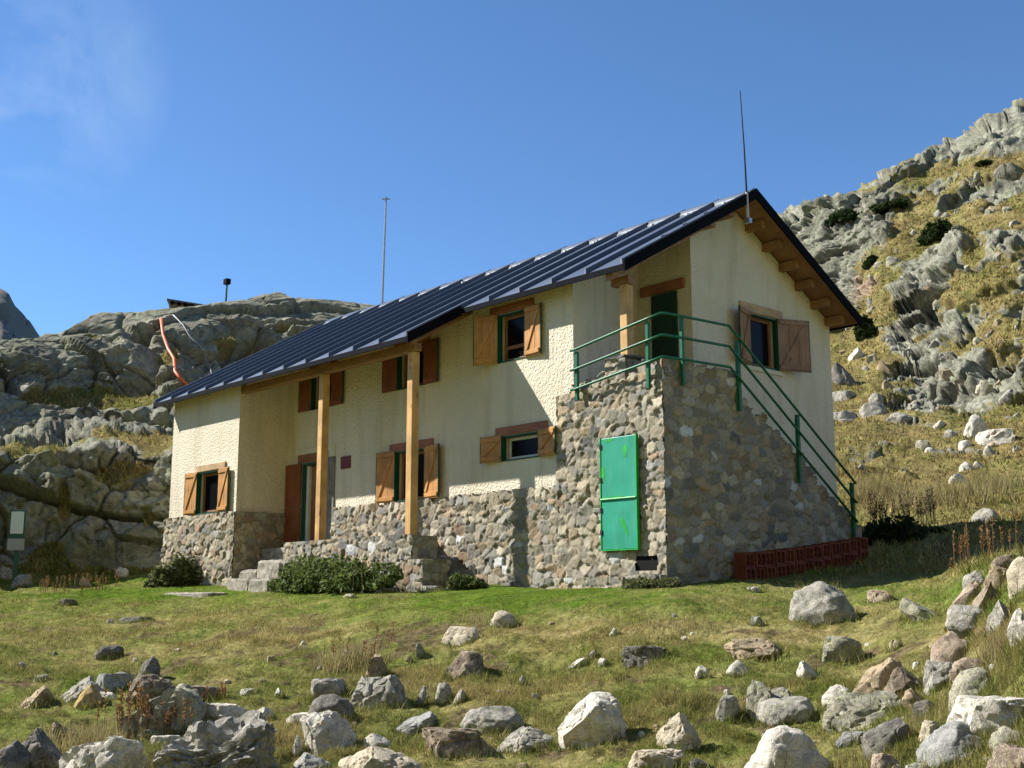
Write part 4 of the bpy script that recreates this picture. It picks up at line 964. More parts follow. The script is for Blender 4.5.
ROCKS = [
 (109, 659, 27, 13, 'block', 'dark', 'small dark rock alone in the grass above the upright white-veined stone'),
 (149, 678, 21, 20, 'tall', 'dark', 'small upright dark stone with a pale streak behind the long brown block'),
 (42, 681, 15, 6, 'slab', 'grey', 'low grey stone barely showing above grass at the left'),
 (36, 707, 32, 23, 'wedge', 'tan', 'tan pointed rock alone near the left edge of the photo'),
 (82, 702, 52, 24, 'wedge', 'grey', 'smooth grey slanting boulder left of the thin yellow stone'),
 (91, 708, 32, 22, 'wedge', 'ochre', 'thin yellow ochre stone leaning on the grey slanting boulder', .3),
 (104, 702, 28, 11, 'round', 'white', 'low white rounded rock in front of the yellow ochre stone'),
 (114, 692, 36, 18, 'slab', 'blue', 'flat blue-grey slab between the slanting boulder and the brown block'),
 (151, 702, 52, 27, 'block', 'brown', 'long brown block with pale left end behind the streaked outcrop'),
 (163, 734, 80, 44, 'block', 'lichen', 'wide pale boulder with dark vertical streaks behind the cracked crag'),
 (201, 699, 44, 15, 'slab', 'brown', 'low reddish brown slab right of the long brown block'),
 (224, 724, 50, 19, 'slab', 'white', 'pale flat rock face under a turf lip behind the cracked crag'),
 (264, 720, 19, 13, 'block', 'white', 'small pale block under a turf lip right of the flat rock face'),
 (249, 695, 18, 6, 'slab', 'white', 'small flat white stone on the green turf right of the reddish slab'),
 (280, 697, 11, 9, 'wedge', 'white', 'little white pointed stone on the turf left of the layered rock'),
 (43, 770, 52, 36, 'wedge', 'dark', 'dark pointed boulder with white vein at the bottom left'),
 (6, 774, 44, 30, 'round', 'dark', 'dark rounded boulder cut off by the bottom left corner'),
 (69, 741, 32, 20, 'wedge', 'brown', 'brown rock tucked behind the dark white-veined boulder'),
 (102, 778, 82, 42, 'block', 'white', 'big white rounded boulder at the bottom left beside the crag'),
 (216, 784, 132, 70, 'crag', 'grey', 'largest grey crag, cracked into many jagged pieces, at the bottom left'),
 (150, 737, 26, 7, 'slab', 'grey', 'thin dark flat slab between the white boulder and the streaked boulder'),
 (166, 747, 30, 12, 'slab', 'white', 'pale broken slab touching the upper left side of the crag'),
 (379, 680, 29, 25, 'block', 'tan', 'tan cone-shaped stone standing just behind the wide grey-brown block'),
 (377, 709, 64, 35, 'block', 'grey', 'wide grey-brown block below the tan cone-shaped stone'),
 (330, 698, 38, 19, 'slab', 'grey', 'layered grey rock left of the wide grey-brown block'),
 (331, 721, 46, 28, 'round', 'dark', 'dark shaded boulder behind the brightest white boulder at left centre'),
 (303, 724, 33, 10, 'slab', 'white', 'flat white slab left of the dark shaded boulder'),
 (328, 752, 57, 38, 'block', 'white', 'bright white rounded boulder in front of the dark shaded boulder'),
 (297, 756, 12, 20, 'tall', 'white', 'small upright white stone between the crag and the bright white boulder'),
 (422, 706, 11, 20, 'block', 'blue', 'small upright blue-grey stone right of the wide grey-brown block'),
 (443, 704, 18, 21, 'round', 'grey', 'small egg-shaped grey stone between two smaller ones'),
 (459, 702, 13, 13, 'wedge', 'grey', 'small slanting stone right of the egg-shaped grey stone'),
 (463, 677, 46, 26, 'block', 'brown', 'dark block with a white sunlit top in the middle of the lawn'),
 (413, 734, 47, 20, 'wedge', 'blue', 'flat blue-grey slab sloping up to the right at centre left', .5),
 (381, 750, 37, 15, 'wedge', 'white', 'pale grey wedge below the sloping blue-grey slab'),
 (460, 758, 78, 28, 'slab', 'brown', 'long low grey-brown rock at the bottom centre'),
 (381, 782, 92, 32, 'block', 'cream', 'broad cream boulder cut off by the bottom edge left of centre'),
 (312, 774, 40, 20, 'block', 'blue', 'dark bluish rock at the bottom edge between crag and cream boulder'),
 (420, 658, 9, 15, 'block', 'grey', 'thin pale upright stone in dry grass left of the white-topped block'),
 (492, 730, 64, 22, 'round', 'grey', 'low domed grey-brown rock left of the big white leaning boulder'),
 (524, 752, 60, 25, 'wedge', 'grey', 'grey rock with a dark right side left of the big white boulder'),
 (592, 748, 70, 52, 'wedge', 'white', 'biggest white leaning boulder with dark shadow, bottom centre'),
 (577, 668, 24, 10, 'wedge', 'white', 'flat white stone nearest the two small stones on the middle lawn'),
 (594, 658, 10, 8, 'round', 'grey', 'small round grey stone above the flat white stone'),
 (603, 666, 11, 8, 'round', 'white', 'small round white stone right of the flat white stone'),
 (522, 685, 9, 9, 'round', 'white', 'little pale stone in the turf right of the white-topped block'),
 (647, 662, 52, 16, 'slab', 'dark', 'flat dark slab with a pale top on the middle lawn'),
 (702, 679, 15, 14, 'round', 'white', 'small white egg-shaped stone below the flat dark slab'),
 (738, 676, 24, 15, 'round', 'white', 'white domed stone over bare reddish soil'),
 (756, 658, 64, 21, 'block', 'tan', 'long tan and cream block on the lawn above the white domed stone'),
 (727, 720, 27, 24, 'round', 'grey', 'round grey stone left of the speckled upright rock'),
 (763, 717, 31, 35, 'block', 'lichen', 'speckled lichen-green upright rock right of the round grey stone'),
 (782, 707, 32, 18, 'block', 'lichen', 'lichen-spotted rock behind the smooth grey arched rock'),
 (786, 723, 57, 24, 'round', 'grey', 'smooth grey arched rock above the large bright white boulder'),
 (676, 753, 50, 38, 'wedge', 'cream', 'pale yellowish wedge rising to the right, lower centre right', .5),
 (657, 769, 58, 18, 'slab', 'cream', 'thin pale slab along the turf below the pale wedge', .4),
 (788, 780, 84, 54, 'round', 'white', 'large bright white boulder at the bottom, right of centre'),
 (702, 774, 26, 16, 'block', 'dark', 'dark speckled rock at the bottom edge left of the bright white boulder'),
 (523, 771, 14, 9, 'round', 'tan', 'little tan stone at the bottom edge in the centre'),
 (842, 661, 41, 24, 'block', 'lichen', 'pair-topped grey rock with green lichen below the dark dome boulder'),
 (810, 680, 27, 18, 'wedge', 'white', 'white triangular stone left below the lichen-topped rock'),
 (880, 694, 54, 34, 'wedge', 'tan', 'tan boulder with a dark hollow side, right of the white triangular stone'),
 (838, 704, 31, 18, 'round', 'white', 'grey-white rounded stone behind the big greenish boulder'),
 (864, 728, 80, 40, 'block', 'lichen', 'big greenish lichen boulder, low centre of the right bank'),
 (849, 745, 26, 12, 'slab', 'blue', 'small blue-white slab in the grass below the greenish boulder', .5),
 (886, 755, 46, 38, 'block', 'dark', 'dark jagged rock below the big greenish boulder'),
 (891, 778, 38, 24, 'block', 'pink', 'pinkish brown rock at the bottom edge below the dark jagged rock'),
 (822, 624, 66, 42, 'round', 'grey', 'large grey dome boulder in front of the stair, pale left side'),
 (880, 602, 25, 12, 'slab', 'pink', 'flat pinkish stone right of the large grey dome boulder'),
 (923, 620, 36, 22, 'wedge', 'lichen', 'pale lichen rock sloping down to the right on the upper bank', -.4),
 (972, 631, 48, 25, 'round', 'grey', 'wide grey lichen rock in the upper right pile'),
 (961, 614, 28, 32, 'tall', 'pink', 'leaning reddish white stone left of the dark brown one', .5),
 (985, 610, 33, 27, 'wedge', 'brown', 'dark brown pointed stone in the upper right pile'),
 (975, 587, 22, 15, 'round', 'grey', 'small grey rounded stone on top of the leaning reddish stone'),
 (1000, 590, 30, 20, 'block', 'tan', 'tan flat-topped rock behind the dark brown pointed stone'),
 (1002, 627, 28, 26, 'wedge', 'grey', 'grey slanting rock right of the wide grey lichen rock', .3),
 (1010, 573, 32, 16, 'slab', 'brown', 'brown slab at the top of the upper right pile'),
 (1024, 592, 28, 30, 'round', 'cream', 'cream rounded boulder on the right edge of the upper pile'),
 (1020, 643, 22, 34, 'tall', 'white', 'upright white stone at the right edge below the upper pile'),
 (954, 666, 42, 32, 'round', 'pink', 'orange-pink rounded rock in the middle of the right bank'),
 (896, 650, 15, 10, 'slab', 'tan', 'flat tan stone in dry grass left of the orange-pink rock'),
 (940, 689, 34, 28, 'block', 'grey', 'grey block left of the stacked pale pair'),
 (972, 707, 44, 36, 'block', 'lichen', 'pale greenish block, lower of the stacked pair'),
 (971, 682, 38, 22, 'block', 'pink', 'pinkish grey rock lying on the pale greenish block'),
 (907, 694, 46, 25, 'wedge', 'brown', 'tan brown rock with a dark shaded right half'),
 (919, 710, 31, 20, 'wedge', 'tan', 'tan rock behind the small dark peaked stone'),
 (926, 719, 26, 17, 'tall', 'dark', 'small dark grey peaked stone on the right bank'),
 (931, 744, 24, 21, 'block', 'cream', 'small pale rock left of the blue-grey boulder'),
 (992, 736, 88, 34, 'slab', 'white', 'long bright white slab at the right edge'),
 (958, 764, 74, 38, 'round', 'blue', 'blue-grey rounded boulder below the long white slab'),
 (1010, 751, 36, 22, 'round', 'lichen', 'grey-green rounded rock between the white slab and the red one'),
 (1008, 776, 46, 30, 'block', 'pink', 'reddish pink rock in the bottom right corner'),
 (918, 776, 24, 12, 'round', 'grey', 'low grey stone at the bottom edge below the dark jagged rock'),
 (460, 644, 38, 18, 'block', 'cream', 'jagged pale tan rock on the upper lawn below the porch end'),
 (502, 626, 32, 16, 'round', 'cream', 'rounded cream rock on the upper lawn nearest the terrace'),
 (351, 662, 23, 13, 'round', 'grey', 'grey rock half hidden in the clump of tall dry grass'),
 (350, 598, 13, 4, 'slab', 'white', 'thin flat white stone in front of the leafy shrub'),
 (68, 606, 17, 7, 'slab', 'dark', 'small dark flat rock alone on the green lawn at left'),
 (137, 622, 34, 5, 'slab', 'dark', 'low dark rock strip in the lawn below the left block'),
 (753, 592, 14, 5, 'slab', 'white', 'small flat white stone just in front of the clay blocks'),
 (757, 626, 13, 10, 'round', 'grey', 'small grey stone left of the large dome boulder'),
 (614, 636, 10, 8, 'round', 'white', 'little white stone in dry grass on the upper lawn'),
 (431, 592, 26, 6, 'slab', 'grey', 'flat grey stone at the foot of the porch end block'),
 (384, 593, 20, 5, 'slab', 'slate' if 0 else 'grey', 'flat dark stone under the right end of the leafy shrub'),
 (122, 578, 12, 10, 'block', 'white', 'pale block at the cliff foot left of the left corner shrub'),
 (86, 587, 13, 9, 'wedge', 'white', 'pale wedge stone at the cliff foot right of the sign'),
 (6, 580, 16, 12, 'block', 'grey', 'grey block behind the sign post at the left edge'),
 (22, 587, 20, 11, 'block', 'grey', 'grey stone right against the foot of the sign post'),
 (156, 580, 11, 8, 'round', 'cream', 'cream stone peeping out left of the corner shrub'),
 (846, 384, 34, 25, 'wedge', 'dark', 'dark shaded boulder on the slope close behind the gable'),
 (975, 438, 25, 24, 'block', 'white', 'upright pale block with dark cleft on the far slope'),
 (997, 442, 40, 13, 'slab', 'white', 'long pale slab beside the upright block on the far slope'),
 (965, 448, 13, 8, 'round', 'white', 'small pale stone below the upright block on the far slope'),
 (939, 429, 16, 9, 'wedge', 'white', 'small bright wedge left of the upright block on the far slope'),
 (899, 422, 29, 11, 'round', 'grey', 'low grey hummock rock on the far slope below the outcrop'),
 (873, 415, 26, 14, 'round', 'grey', 'grey rounded rock on the far slope right of the gable wall'),
 (846, 419, 30, 9, 'slab', 'grey', 'flat grey rock touching the gable edge, lower of two'),
 (845, 399, 30, 10, 'slab', 'grey', 'flat grey rock touching the gable edge, upper of two'),
 (858, 358, 21, 13, 'wedge', 'white', 'pale slanting rock just below the right eave', .4),
 (876, 402, 14, 10, 'round', 'grey', 'small grey stone on the far slope between the flat rocks and the outcrop'),
 (961, 485, 22, 12, 'block', 'white', 'pale rock on the far turf above the hut shadow'),
 (966, 470, 13, 8, 'round', 'white', 'small pale rock just above another on the far turf'),
 (930, 452, 10, 5, 'round', 'white', 'tiny white stone alone on the far turf'),
 (985, 522, 24, 14, 'round', 'grey', 'grey rock lying in the dark hut shadow at right'),
]
rock_lines = []
for t in ROCKS:
    u, vb, w, h, kind, mat, lab = t[:7]
    o = rock(u, vb, w, h, kind, mat, lab, lean=t[7] if len(t) > 7 else 0.)
    if o and vb > 560: rock_lines.append((o.location.x, o.location.y, w*.5*np.linalg.norm(np.array(o.location)-CAM)/FPX))
# small loose stones
rs = random.Random(21); cnt = 0
for k in range(150):
    u = rs.uniform(0, 1024); v = rs.uniform(612, 762)
    if rs.random() > .35+.65*max((v-640)/120, (u-650)/370): continue
    if cnt >= 70: break
    w = rs.uniform(3, 8.5); cnt += 1
    rock(u, v, w, w*rs.uniform(.45, .8), rs.choice(['round', 'block', 'slab']), rs.choice(['white', 'grey', 'grey', 'tan', 'cream']), 'little loose pebble of a few centimetres scattered in the meadow turf', cat='pebble', group='loose pebbles in the meadow', name='pebble', sub=3, seed=k+500)
rs = random.Random(33); cnt = 0
for k in range(420):
    u = rs.uniform(842, 1024); v = rs.uniform(150, 480)
    if cnt >= 100: break
    if np.interp(u, [790, 845, 866, 900, 945, 1000, 1024], [225, 205, 183, 177, 153, 123, 112])+14 > v: continue
    p = hit(u, v)
    if p is None or np.linalg.norm(p-CAM) < 24: continue
    w = rs.uniform(4, 13)*(1.2 if v > 330 else 1.); cnt += 1
    rock(u, v, w, w*rs.uniform(.45, .8), rs.choice(['block', 'wedge', 'crag']), rs.choice(['lichen', 'grey', 'lichen', 'tan', 'grey']), 'pale weathered rock jutting from the grassy mountainside behind the gable', group='rocks jutting from the mountainside', sub=3, seed=k+900)

# ------------------------------------------------------------------ plants
def leaf_cloud(n, size, box, seed, up=.3, taper=None, narrow=.45):
    r = np.random.default_rng(seed); V = np.zeros((n*4, 3)); lx, ly, lz = box
    th = r.uniform(0, 2*math.pi, n); rad = np.sqrt(r.random(n)); z = r.random(n)**.85
    hx = rad*np.cos(th); hy = rad*np.sin(th)
    top = .62+.55*fbm(np.stack([hx*2.2+seed, hy*2.2, hx*0], 1), seed, 3)
    prof = np.sqrt(np.clip(1-(rad**3)*.75, .05, 1))
    C = np.stack([hx*lx, hy*ly, z*lz*top*prof*1.15+.01], 1)
    C[:, :2] *= (1+.25*vnoise(C*4, seed+3))[:, None]
    d = r.normal(size=(n, 3)); d[:, 2] = d[:, 2]*.6+up; d /= np.linalg.norm(d, axis=1)[:, None]
    e = np.cross(d, r.normal(size=(n, 3))); e /= np.linalg.norm(e, axis=1)[:, None]
    s = size*r.uniform(.6, 1.4, n)[:, None]
    V[0::4] = C-d*s*.5; V[1::4] = C+e*s*narrow*.5; V[2::4] = C+d*s*.5; V[3::4] = C-e*s*narrow*.5
    F = np.arange(n*4).reshape(n, 4)
    return V, F
def shrub(name, u, vb, wpx, hpx, n, size, mat, label, cat='shrub', depth=.5, seed=1, stems=14, up=.35, narrow=.45, group=None):
    p = hit(u, vb); s = np.linalg.norm(p-CAM)/FPX; W_, H_ = wpx*s, hpx*s
    f = p-CAM; f[2] = 0; f /= np.linalg.norm(f); az = math.atan2(f[1], f[0])-math.pi/2
    q = p+f*min(W_*depth*.35, .35)
    e = tag(empty(name, (q[0], q[1], p[2]-.02), az), label, cat, group)
    V, F = leaf_cloud(n, size, (W_/2, W_*depth/2, H_), seed, up=up, narrow=narrow)
    mesh_np('foliage', V, F, mat, e)
    r = random.Random(seed); g = MB()
    for k in range(stems):
        a, b_ = r.uniform(-.42, .42)*W_, r.uniform(-.4, .4)*W_*depth
        g.tube([(a*.8, b_*.8, -.05), (a, b_, H_*.4), (a*1.05+r.uniform(-.03, .03), b_, H_*r.uniform(.55, .85))], .008, 5, .003)
    g.build('stem', M['stem'], e)
    return e
def porch_shrub():
    e = tag(empty('nettle_bush', (-4.45, PB-.40, -.08)), 'long dark green leafy bush along the porch wall', 'bush')
    V, F = leaf_cloud(8200, .09, (1.85, .40, .60), 5, up=.5); mesh_np('foliage', V, F, M['leaf'], e)
    r = random.Random(3); g = MB()
    for k in range(60):
        a, b_ = r.uniform(-1.8, 1.8), r.uniform(-.28, .28); g.tube([(a, b_, -.05), (a+r.uniform(-.05, .05), b_, r.uniform(.3, .5))], .007, 5, .003)
    g.build('stem', M['stem'], e)
porch_shrub()
shrub('bush', 178, 586, 58, 38, 2600, .12, M['leaf_pale'], 'grey-green bush at the outer corner of the left block', depth=.6, seed=8, cat='bush')
shrub('bush', 902, 545, 92, 30, 3400, .13, M['leaf_dark'], 'dark leafy shrub in the hut shadow just right of the stair foot', cat='bush', seed=12, depth=.6, up=.5)
shrub('weed_clump', 464, 590, 42, 17, 1500, .07, M['leaf'], 'low bright green weeds beside the boulder at the porch end', cat='weeds', seed=9)
shrub('weed_clump', 655, 588, 56, 14, 1600, .06, M['leaf_pale'], 'low weeds at the foot of the terrace corner', cat='weeds', seed=10)
for i, (u, v, w, h, lab) in enumerate([(846, 222, 34, 17, 'dark green juniper below the skyline nearest the roof'), (890, 208, 30, 10, 'narrow juniper just under the skyline right of the first'), (940, 240, 34, 20, 'dark green juniper in the middle of the mountainside'),
        (866, 338, 18, 24, 'dark juniper at the right eave of the roof'), (985, 165, 16, 6, 'small juniper beside the topmost outcrop'), (872, 266, 14, 10, 'small juniper on the cliff edge right of the roof')]):
    shrub('juniper', u, v, w, h, 2600, .28, M['leaf_dark'], lab, cat='bush', seed=40+i, depth=.8, stems=5, narrow=.5)
def stalks(name, u, vb, wpx, hpx, n, mat, label, seed, cat='weeds', lean=.12, head=True, dep=.5):
    p = hit(u, vb); s = np.linalg.norm(p-CAM)/FPX; W_, H_ = wpx*s, hpx*s
    f = p-CAM; f[2] = 0; f /= np.linalg.norm(f); az = math.atan2(f[1], f[0])-math.pi/2
    e = tag(empty(name, tuple(p), az), label, cat)
    r = random.Random(seed); g = MB(); V = []; F = []
    for k in range(n):
        a, b_ = r.uniform(-.5, .5)*W_, r.uniform(-.5, .5)*W_*dep; hh = H_*r.uniform(.45, 1.05); zz = gz(p[0]+a*math.cos(az)-b_*math.sin(az), p[1]+a*math.sin(az)+b_*math.cos(az))-p[2]
        tx, ty = r.uniform(-lean, lean)*hh, r.uniform(-lean, lean)*hh
        g.tube([(a, b_, zz-.05), (a+tx*.4, b_+ty*.4, zz+hh*.5), (a+tx, b_+ty, zz+hh)], max(.004, .0018*hh+.002)*(s/.01)**.5, 4, .002)
        if head:
            for q in range(22):
                t = r.uniform(.5, 1.); c = np.array([a+tx*t, b_+ty*t, zz+hh*t]); d = np.array([r.uniform(-1, 1), r.uniform(-1, 1), r.uniform(.2, 1.2)]); d /= np.linalg.norm(d)
                x = np.cross(d, [r.uniform(-1, 1), r.uniform(-1, 1), .1]); x /= np.linalg.norm(x); L = .05*H_*r.uniform(.6, 1.3)+.012; i0 = len(V)
                V += [c, c+d*L*.5+x*L*.25, c+d*L, c+d*L*.5-x*L*.25]; F.append((i0, i0+1, i0+2, i0+3))
    g.build('stalk', mat, e)
    if head: mesh_np('seed_head', np.array(V), np.array(F), mat, e)
    return e
stalks('dock_plant', 362, 668, 56, 40, 9, M['leaf_dry'], 'clump of tall rusty dock stalks around a grey rock on the lawn', 1)
stalks('dock_plant', 122, 738, 46, 48, 22, M['leaf_dry'], 'rusty red dock stalks left of the streaked pale boulder', 2)
stalks('dock_plant', 168, 737, 44, 30, 16, M['leaf_dry'], 'short reddish stalks in front of the streaked pale boulder', 3)
stalks('weed_stalks', 902, 528, 62, 34, 60, M['stem'], 'dark upright weed spikes in the hut shadow beside the stair foot', 4, lean=.06)
stalks('weed_stalks', 985, 562, 62, 40, 16, M['leaf_dry'], 'thin dry stalks above the upper right pile of rocks', 5, lean=.05)
stalks('weed_stalks', 208, 702, 34, 16, 14, M['leaf_dry'], 'short dry stalks around the low reddish brown slab', 6)
stalks('weed_stalks', 80, 590, 70, 16, 46, M['leaf_dry'], 'reddish dry weeds along the cliff foot right of the sign', 7)

# ------------------------------------------------------------------ grass (uncountable)
def blades(name, n, us, vs, hfun, wmin, seed, mat, dense=None, straw=False):
    r = np.random.default_rng(seed)
    u = r.uniform(*us, n); v = r.uniform(*vs, n)
    # find ground below each pixel by looking it up in the terrain sheet
    ci = np.clip(np.searchsorted(ucols, u), 1, nc-1)
    row = np.zeros(n); P = np.zeros((n, 3)); ok = np.zeros(n, bool); DR = np.zeros(n); RKV = np.zeros(n)
    G = P1.reshape(nr, nc, 3); GV = V0.reshape(nr, nc); Gd = dry.reshape(nr, nc); Gr = (wr).reshape(nr, nc); GSr = GS
    Gs = soil.reshape(nr, nc); SO = np.zeros(n); Gh = heath.reshape(nr, nc); HE = np.zeros(n); order = np.argsort(ci); cs = ci[order]; bounds = np.searchsorted(cs, np.arange(nc+1))
    for c in range(nc):
        idx = order[bounds[c]:bounds[c+1]]
        if len(idx) == 0: continue
        last = int(np.searchsorted(GSr[:, c], 15.6)); vv = np.minimum.accumulate(GV[:last, c])
        ri = np.interp(-v[idx], -vv, np.arange(last)); i0 = np.clip(ri.astype(int), 0, last-2); t = (ri-i0)[:, None]
        fu = ((u[idx]-ucols[c-1])/(ucols[c]-ucols[c-1]))[:, None]
        A = G[i0, c-1]*(1-t)+G[i0+1, c-1]*t; B = G[i0, c]*(1-t)+G[i0+1, c]*t
        P[idx] = A*(1-fu)+B*fu; DR[idx] = Gd[i0, c]; RKV[idx] = Gr[i0, c]; SO[idx] = Gs[i0, c]; HE[idx] = Gh[i0, c]; ok[idx] = (v[idx] < vv[0]) & (v[idx] > vv[-1])
    ok &= RKV < .4
    # not inside the hut
    x, y = P[:, 0], P[:, 1]
    hutm = ((x > XL-.12) & (x < .9) & (y > -.06) & (y < WG+.1)) | ((x > XL-.12) & (x < XA+.05) & (y > PB-.06) & (y < .1)) | ((x > -6.6) & (x < -2.25) & (y > PB-.02) & (y < .1)) | ((x > -.4) & (x < XS+.08) & (y > -.1) & (y < 4.95)) | ((x > -8.4) & (x < -6.5) & (y > -1.9) & (y < 0))
    ok &= ~hutm
    for (rx, ry, rad) in rock_lines: ok &= (x-rx)**2+(y-ry)**2 > (rad*.55)**2
    if dense is not None: ok &= r.random(n) < dense(P, DR)
    ok &= r.random(n) > SO*.8
    P, DR, HE = P[ok], DR[ok], HE[ok]; n = len(P)
    D = np.linalg.norm(P-CAM, axis=1)
    h = hfun(P, DR, D, r); w = np.maximum(wmin, D*wmin*.085)*r.uniform(.6, 1.4, n)
    th = r.uniform(0, 2*math.pi, n); ln = r.uniform(.1, .9, n)*h
    th2 = r.uniform(0, 2*math.pi, n)
    ax = np.stack([np.cos(th), np.sin(th), 0*th], 1); le = np.stack([np.cos(th2)*ln, np.sin(th2)*ln, h], 1)
    V = np.zeros((n*3, 3)); b = P-np.array([0, 0, .01])
    V[0::3] = b-ax*w[:, None]*.5; V[1::3] = b+ax*w[:, None]*.5; V[2::3] = b+le
    dd = np.clip(DR+r.normal(0, .16, n), 0, 1)
    o = mesh_np(name, V, np.arange(n*3).reshape(n, 3), mat, attrs={'dry': ('FLOAT', np.repeat(dd, 3)), 'heath': ('FLOAT', np.repeat(HE, 3))})
    return tag(o, kind='stuff')
def hlawn(P, d, D, r): 
    t = fbm(P*1.1, 201, 3); lush = np.clip(.35+1.5*t+2.2*np.maximum(fbm(P*4.6, 96, 3), -.15), .03, 2.6)*(1-.5*np.exp(-((P[:, 1]+1.5)/1.8)**2))
    return (.013+.027*lush*(.5+.8*d))*r.uniform(.5, 1.5, len(P))*(1+.010*np.maximum(D-12, 0))
o = blades('grass', 950000, (-40, 1064), (566, 800), hlawn, .0055, 1, M['blade']); tag(o, 'short patchy green and straw turf of the meadow in front of the hut', 'grass')
def hhill(P, d, D, r): return (.06+.11*np.clip(.5+fbm(P*.6, 210, 3), 0, 1))*r.uniform(.5, 1.4, len(P))
o = blades('hillside_grass', 170000, (-40, 1064), (120, 575), hhill, .016, 2, M['blade']); tag(o, 'dry tufted grass on the cliff ledges and mountainside', 'grass')
def htuft(P, d, D, r): return (.06+.12*r.random(len(P)))
o = blades('tall_dry_grass', 240000, (-40, 1064), (560, 790), htuft, .005, 3, M['blade'], dense=lambda P, d: np.clip((fbm(P*1.1, 220, 3)-.12)*3.2, 0, 1)*np.clip(d*1.3, 0, 1)*.5); tag(o, 'taller straw coloured grass tufts between the rocks', 'grass')
r = np.random.default_rng(77); cv, cd2 = [], []
for (rx, ry, rad) in rock_lines:
    n = int(min(700, 60+1500*rad)); th = r.uniform(0, 2*math.pi, n); q = rad*r.uniform(.72, 1.22, n); xs = rx+np.cos(th)*q; ys = ry+np.sin(th)*q*.8
    for x, y in zip(xs, ys):
        if math.hypot(x-CAM[0], y-CAM[1]) < 5: continue
        cv.append((x, y, gz(x, y)))
B = np.array(cv); n = len(B); h = (.035+.09*r.random(n)**2); th = r.uniform(0, 6.3, n); w_ = .0045*r.uniform(.7, 1.4, n)
V = np.zeros((n*3, 3)); a_ = np.stack([np.cos(th), np.sin(th), 0*th], 1)*w_[:, None]; l_ = np.stack([r.normal(0, .4, n)*h, r.normal(0, .4, n)*h, h], 1); B[:, 2] -= .012
V[0::3] = B-a_; V[1::3] = B+a_; V[2::3] = B+l_
o = mesh_np('rock_edge_grass', V, np.arange(n*3).reshape(n, 3), M['blade'], attrs={'dry': ('FLOAT', np.repeat(np.clip(.45+r.normal(0, .3, n), 0, 1), 3))}); tag(o, 'longer grass growing round the feet of the rocks', 'grass', kind='stuff')
def straw_patch(u, vb, wpx, hpx, n, label, seed):
    p = hit(u, vb); s = np.linalg.norm(p-CAM)/FPX; r = np.random.default_rng(seed)
    f = p-CAM; f[2] = 0; f /= np.linalg.norm(f); az = math.atan2(f[1], f[0])-math.pi/2
    x = r.normal(0, .25, n)*wpx*s; y = r.normal(0, .24, n)*wpx*s; h = hpx*s*r.uniform(.4, 1.1, n); th = r.uniform(0, 6.3, n); w = .006*(s/.01)**.5
    ca, sa = math.cos(az), math.sin(az); zb = np.array([gz(p[0]+i*ca-j*sa, p[1]+i*sa+j*ca) for i, j in zip(x, y)])-p[2]
    b = np.stack([x, y, zb-.03], 1); le = np.stack([np.cos(th)*h*.35, np.sin(th)*h*.35, h], 1); a = np.stack([np.sin(th*3), np.cos(th*3), 0*x], 1)*w
    V = np.zeros((n*3, 3)); V[0::3] = b-a; V[1::3] = b+a; V[2::3] = b+le
    o = mesh_np('grass_tussock', V, np.arange(n*3).reshape(n, 3), M['leaf_straw']); o.location = p; o.rotation_euler = (0, 0, az)
    tag(o, label, 'grass tussock', kind='stuff')
straw_patch(352, 664, 66, 28, 620, 'straw tussock round the dock stalks on the lawn', 1)
straw_patch(672, 628, 120, 10, 700, 'wide low straw tussock on the upper lawn in front of the terrace', 2)
straw_patch(484, 622, 60, 10, 420, 'straw tussock left of the rounded cream rock', 3)
straw_patch(930, 498, 110, 18, 1500, 'pale straw tussock on the far turf above the hut shadow', 4)
straw_patch(990, 492, 60, 20, 900, 'pale straw tussock on the far turf at the right edge', 5)
straw_patch(875, 496, 40, 22, 700, 'pale straw tussock behind the dark weed spikes', 6)
straw_patch(1000, 655, 50, 24, 800, 'straw tussock below the upper right pile', 7)
straw_patch(915, 730, 70, 16, 900, 'straw tussock among the rocks of the right bank', 8)
straw_patch(90, 745, 70, 22, 1000, 'dry tussock behind the white boulder at bottom left', 9)

# ------------------------------------------------------------------ light, sky, camera
sd = bpy.data.lights.new('sun', 'SUN'); sd.energy = 5.0; sd.angle = R(.53); sd.color = (1., .965, .90)
so = bpy.data.objects.new('sun', sd); COL.objects.link(so); so.rotation_euler = Vector(SUN).to_track_quat('-Z', 'Y').to_euler(); so.location = (-30, -20, 30)
el = math.asin(-SUN[2]); azs = math.atan2(-SUN[0], -SUN[1])
w = bpy.data.worlds.new('World'); SC.world = w; w.use_nodes = True; nt = w.node_tree
bg = nt.nodes['Background']
sk = nt.nodes.new('ShaderNodeTexSky'); sk.sky_type = 'NISHITA'; sk.sun_disc = False; sk.sun_elevation = el; sk.sun_rotation = azs
sk.altitude = 2200; sk.air_density = 1.0; sk.dust_density = .08; sk.ozone_density = 3.0
tc = nt.nodes.new('ShaderNodeTexCoord'); mp = nt.nodes.new('ShaderNodeMapping'); mp.inputs['Scale'].default_value = (1.6, 5., 7.); mp.inputs['Rotation'].default_value = (.3, .5, .8)
nz = nt.nodes.new('ShaderNodeTexNoise'); nz.inputs['Scale'].default_value = 1.5; nz.inputs['Detail'].default_value = 7; nz.inputs['Roughness'].default_value = .6; nz.inputs['Distortion'].default_value = .6
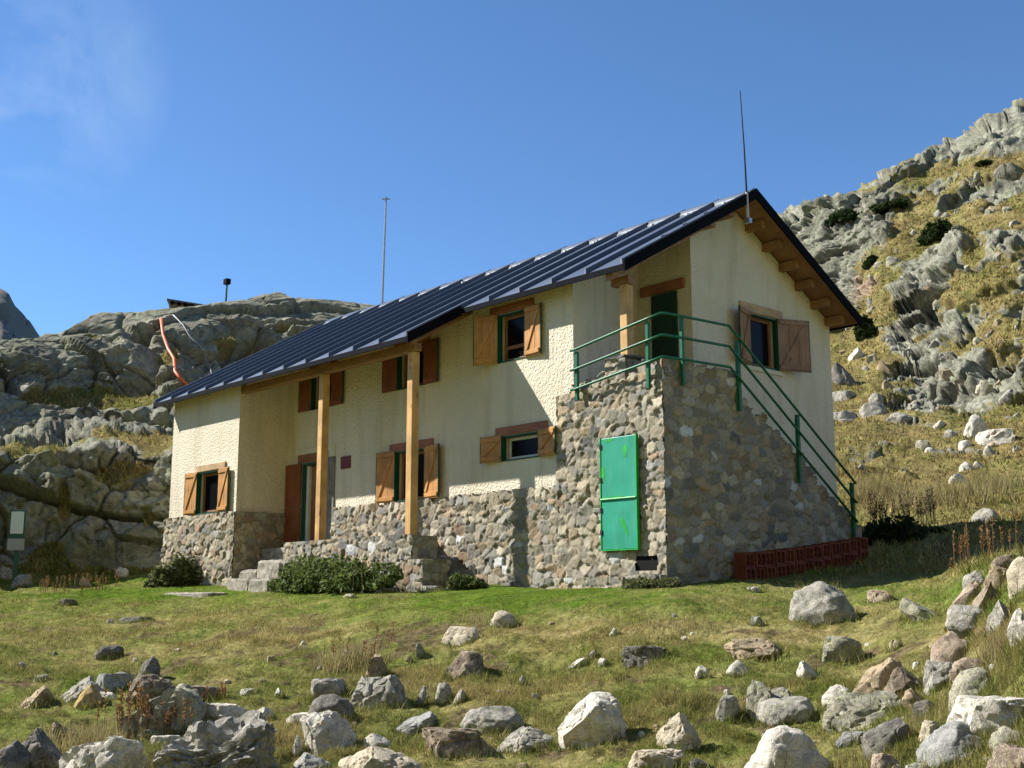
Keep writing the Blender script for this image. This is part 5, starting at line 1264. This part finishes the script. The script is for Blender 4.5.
rp = nt.nodes.new('ShaderNodeValToRGB'); rp.color_ramp.elements[0].position = .46; rp.color_ramp.elements[0].color = (0, 0, 0, 1); rp.color_ramp.elements[1].position = .9; rp.color_ramp.elements[1].color = (.35, .35, .35, 1)
mx = nt.nodes.new('ShaderNodeMix'); mx.data_type = 'RGBA'
L = nt.links
L.new(tc.outputs['Generated'], mp.inputs['Vector']); L.new(mp.outputs[0], nz.inputs['Vector']); L.new(nz.outputs['Fac'], rp.inputs[0])
tn = nt.nodes.new('ShaderNodeMix'); tn.data_type = 'RGBA'; tn.blend_type = 'MULTIPLY'; tn.inputs[0].default_value = 1.; tn.inputs[7].default_value = (.92, 1.20, 1.40, 1)
dt = nt.nodes.new('ShaderNodeVectorMath'); dt.operation = 'DOT_PRODUCT'; cd_ = ray(10, 70); cd_ = cd_/np.linalg.norm(cd_); dt.inputs[1].default_value = tuple(cd_)
mr = nt.nodes.new('ShaderNodeMapRange'); mr.inputs['From Min'].default_value = .993; mr.inputs['From Max'].default_value = .9995; mr.inputs['To Min'].default_value = .02
ml = nt.nodes.new('ShaderNodeMath'); ml.operation = 'MULTIPLY'
L.new(tc.outputs['Generated'], dt.inputs[0]); L.new(dt.outputs['Value'], mr.inputs['Value']); L.new(mr.outputs[0], ml.inputs[0]); L.new(rp.outputs[0], ml.inputs[1])
L.new(sk.outputs[0], tn.inputs[6]); L.new(ml.outputs[0], mx.inputs[0]); L.new(tn.outputs[2], mx.inputs[6]); mx.inputs[7].default_value = (7.5, 8.4, 9.2, 1)
L.new(mx.outputs[2], bg.inputs['Color']); bg.inputs['Strength'].default_value = .07

cd = bpy.data.cameras.new('camera'); cd.sensor_width = 36; cd.lens = FPX*36/1024; cd.clip_end = 9000; cd.clip_start = .1
co = bpy.data.objects.new('camera', cd); COL.objects.link(co); co.location = CAM; co.rotation_euler = (math.pi/2+PITCH, 0, YAW); SC.camera = co
SC.view_settings.view_transform = 'Standard'; SC.view_settings.look = 'None'; SC.view_settings.exposure = .92; SC.view_settings.gamma = 1
SC.cycles.max_bounces = 6; SC.cycles.use_denoising = True
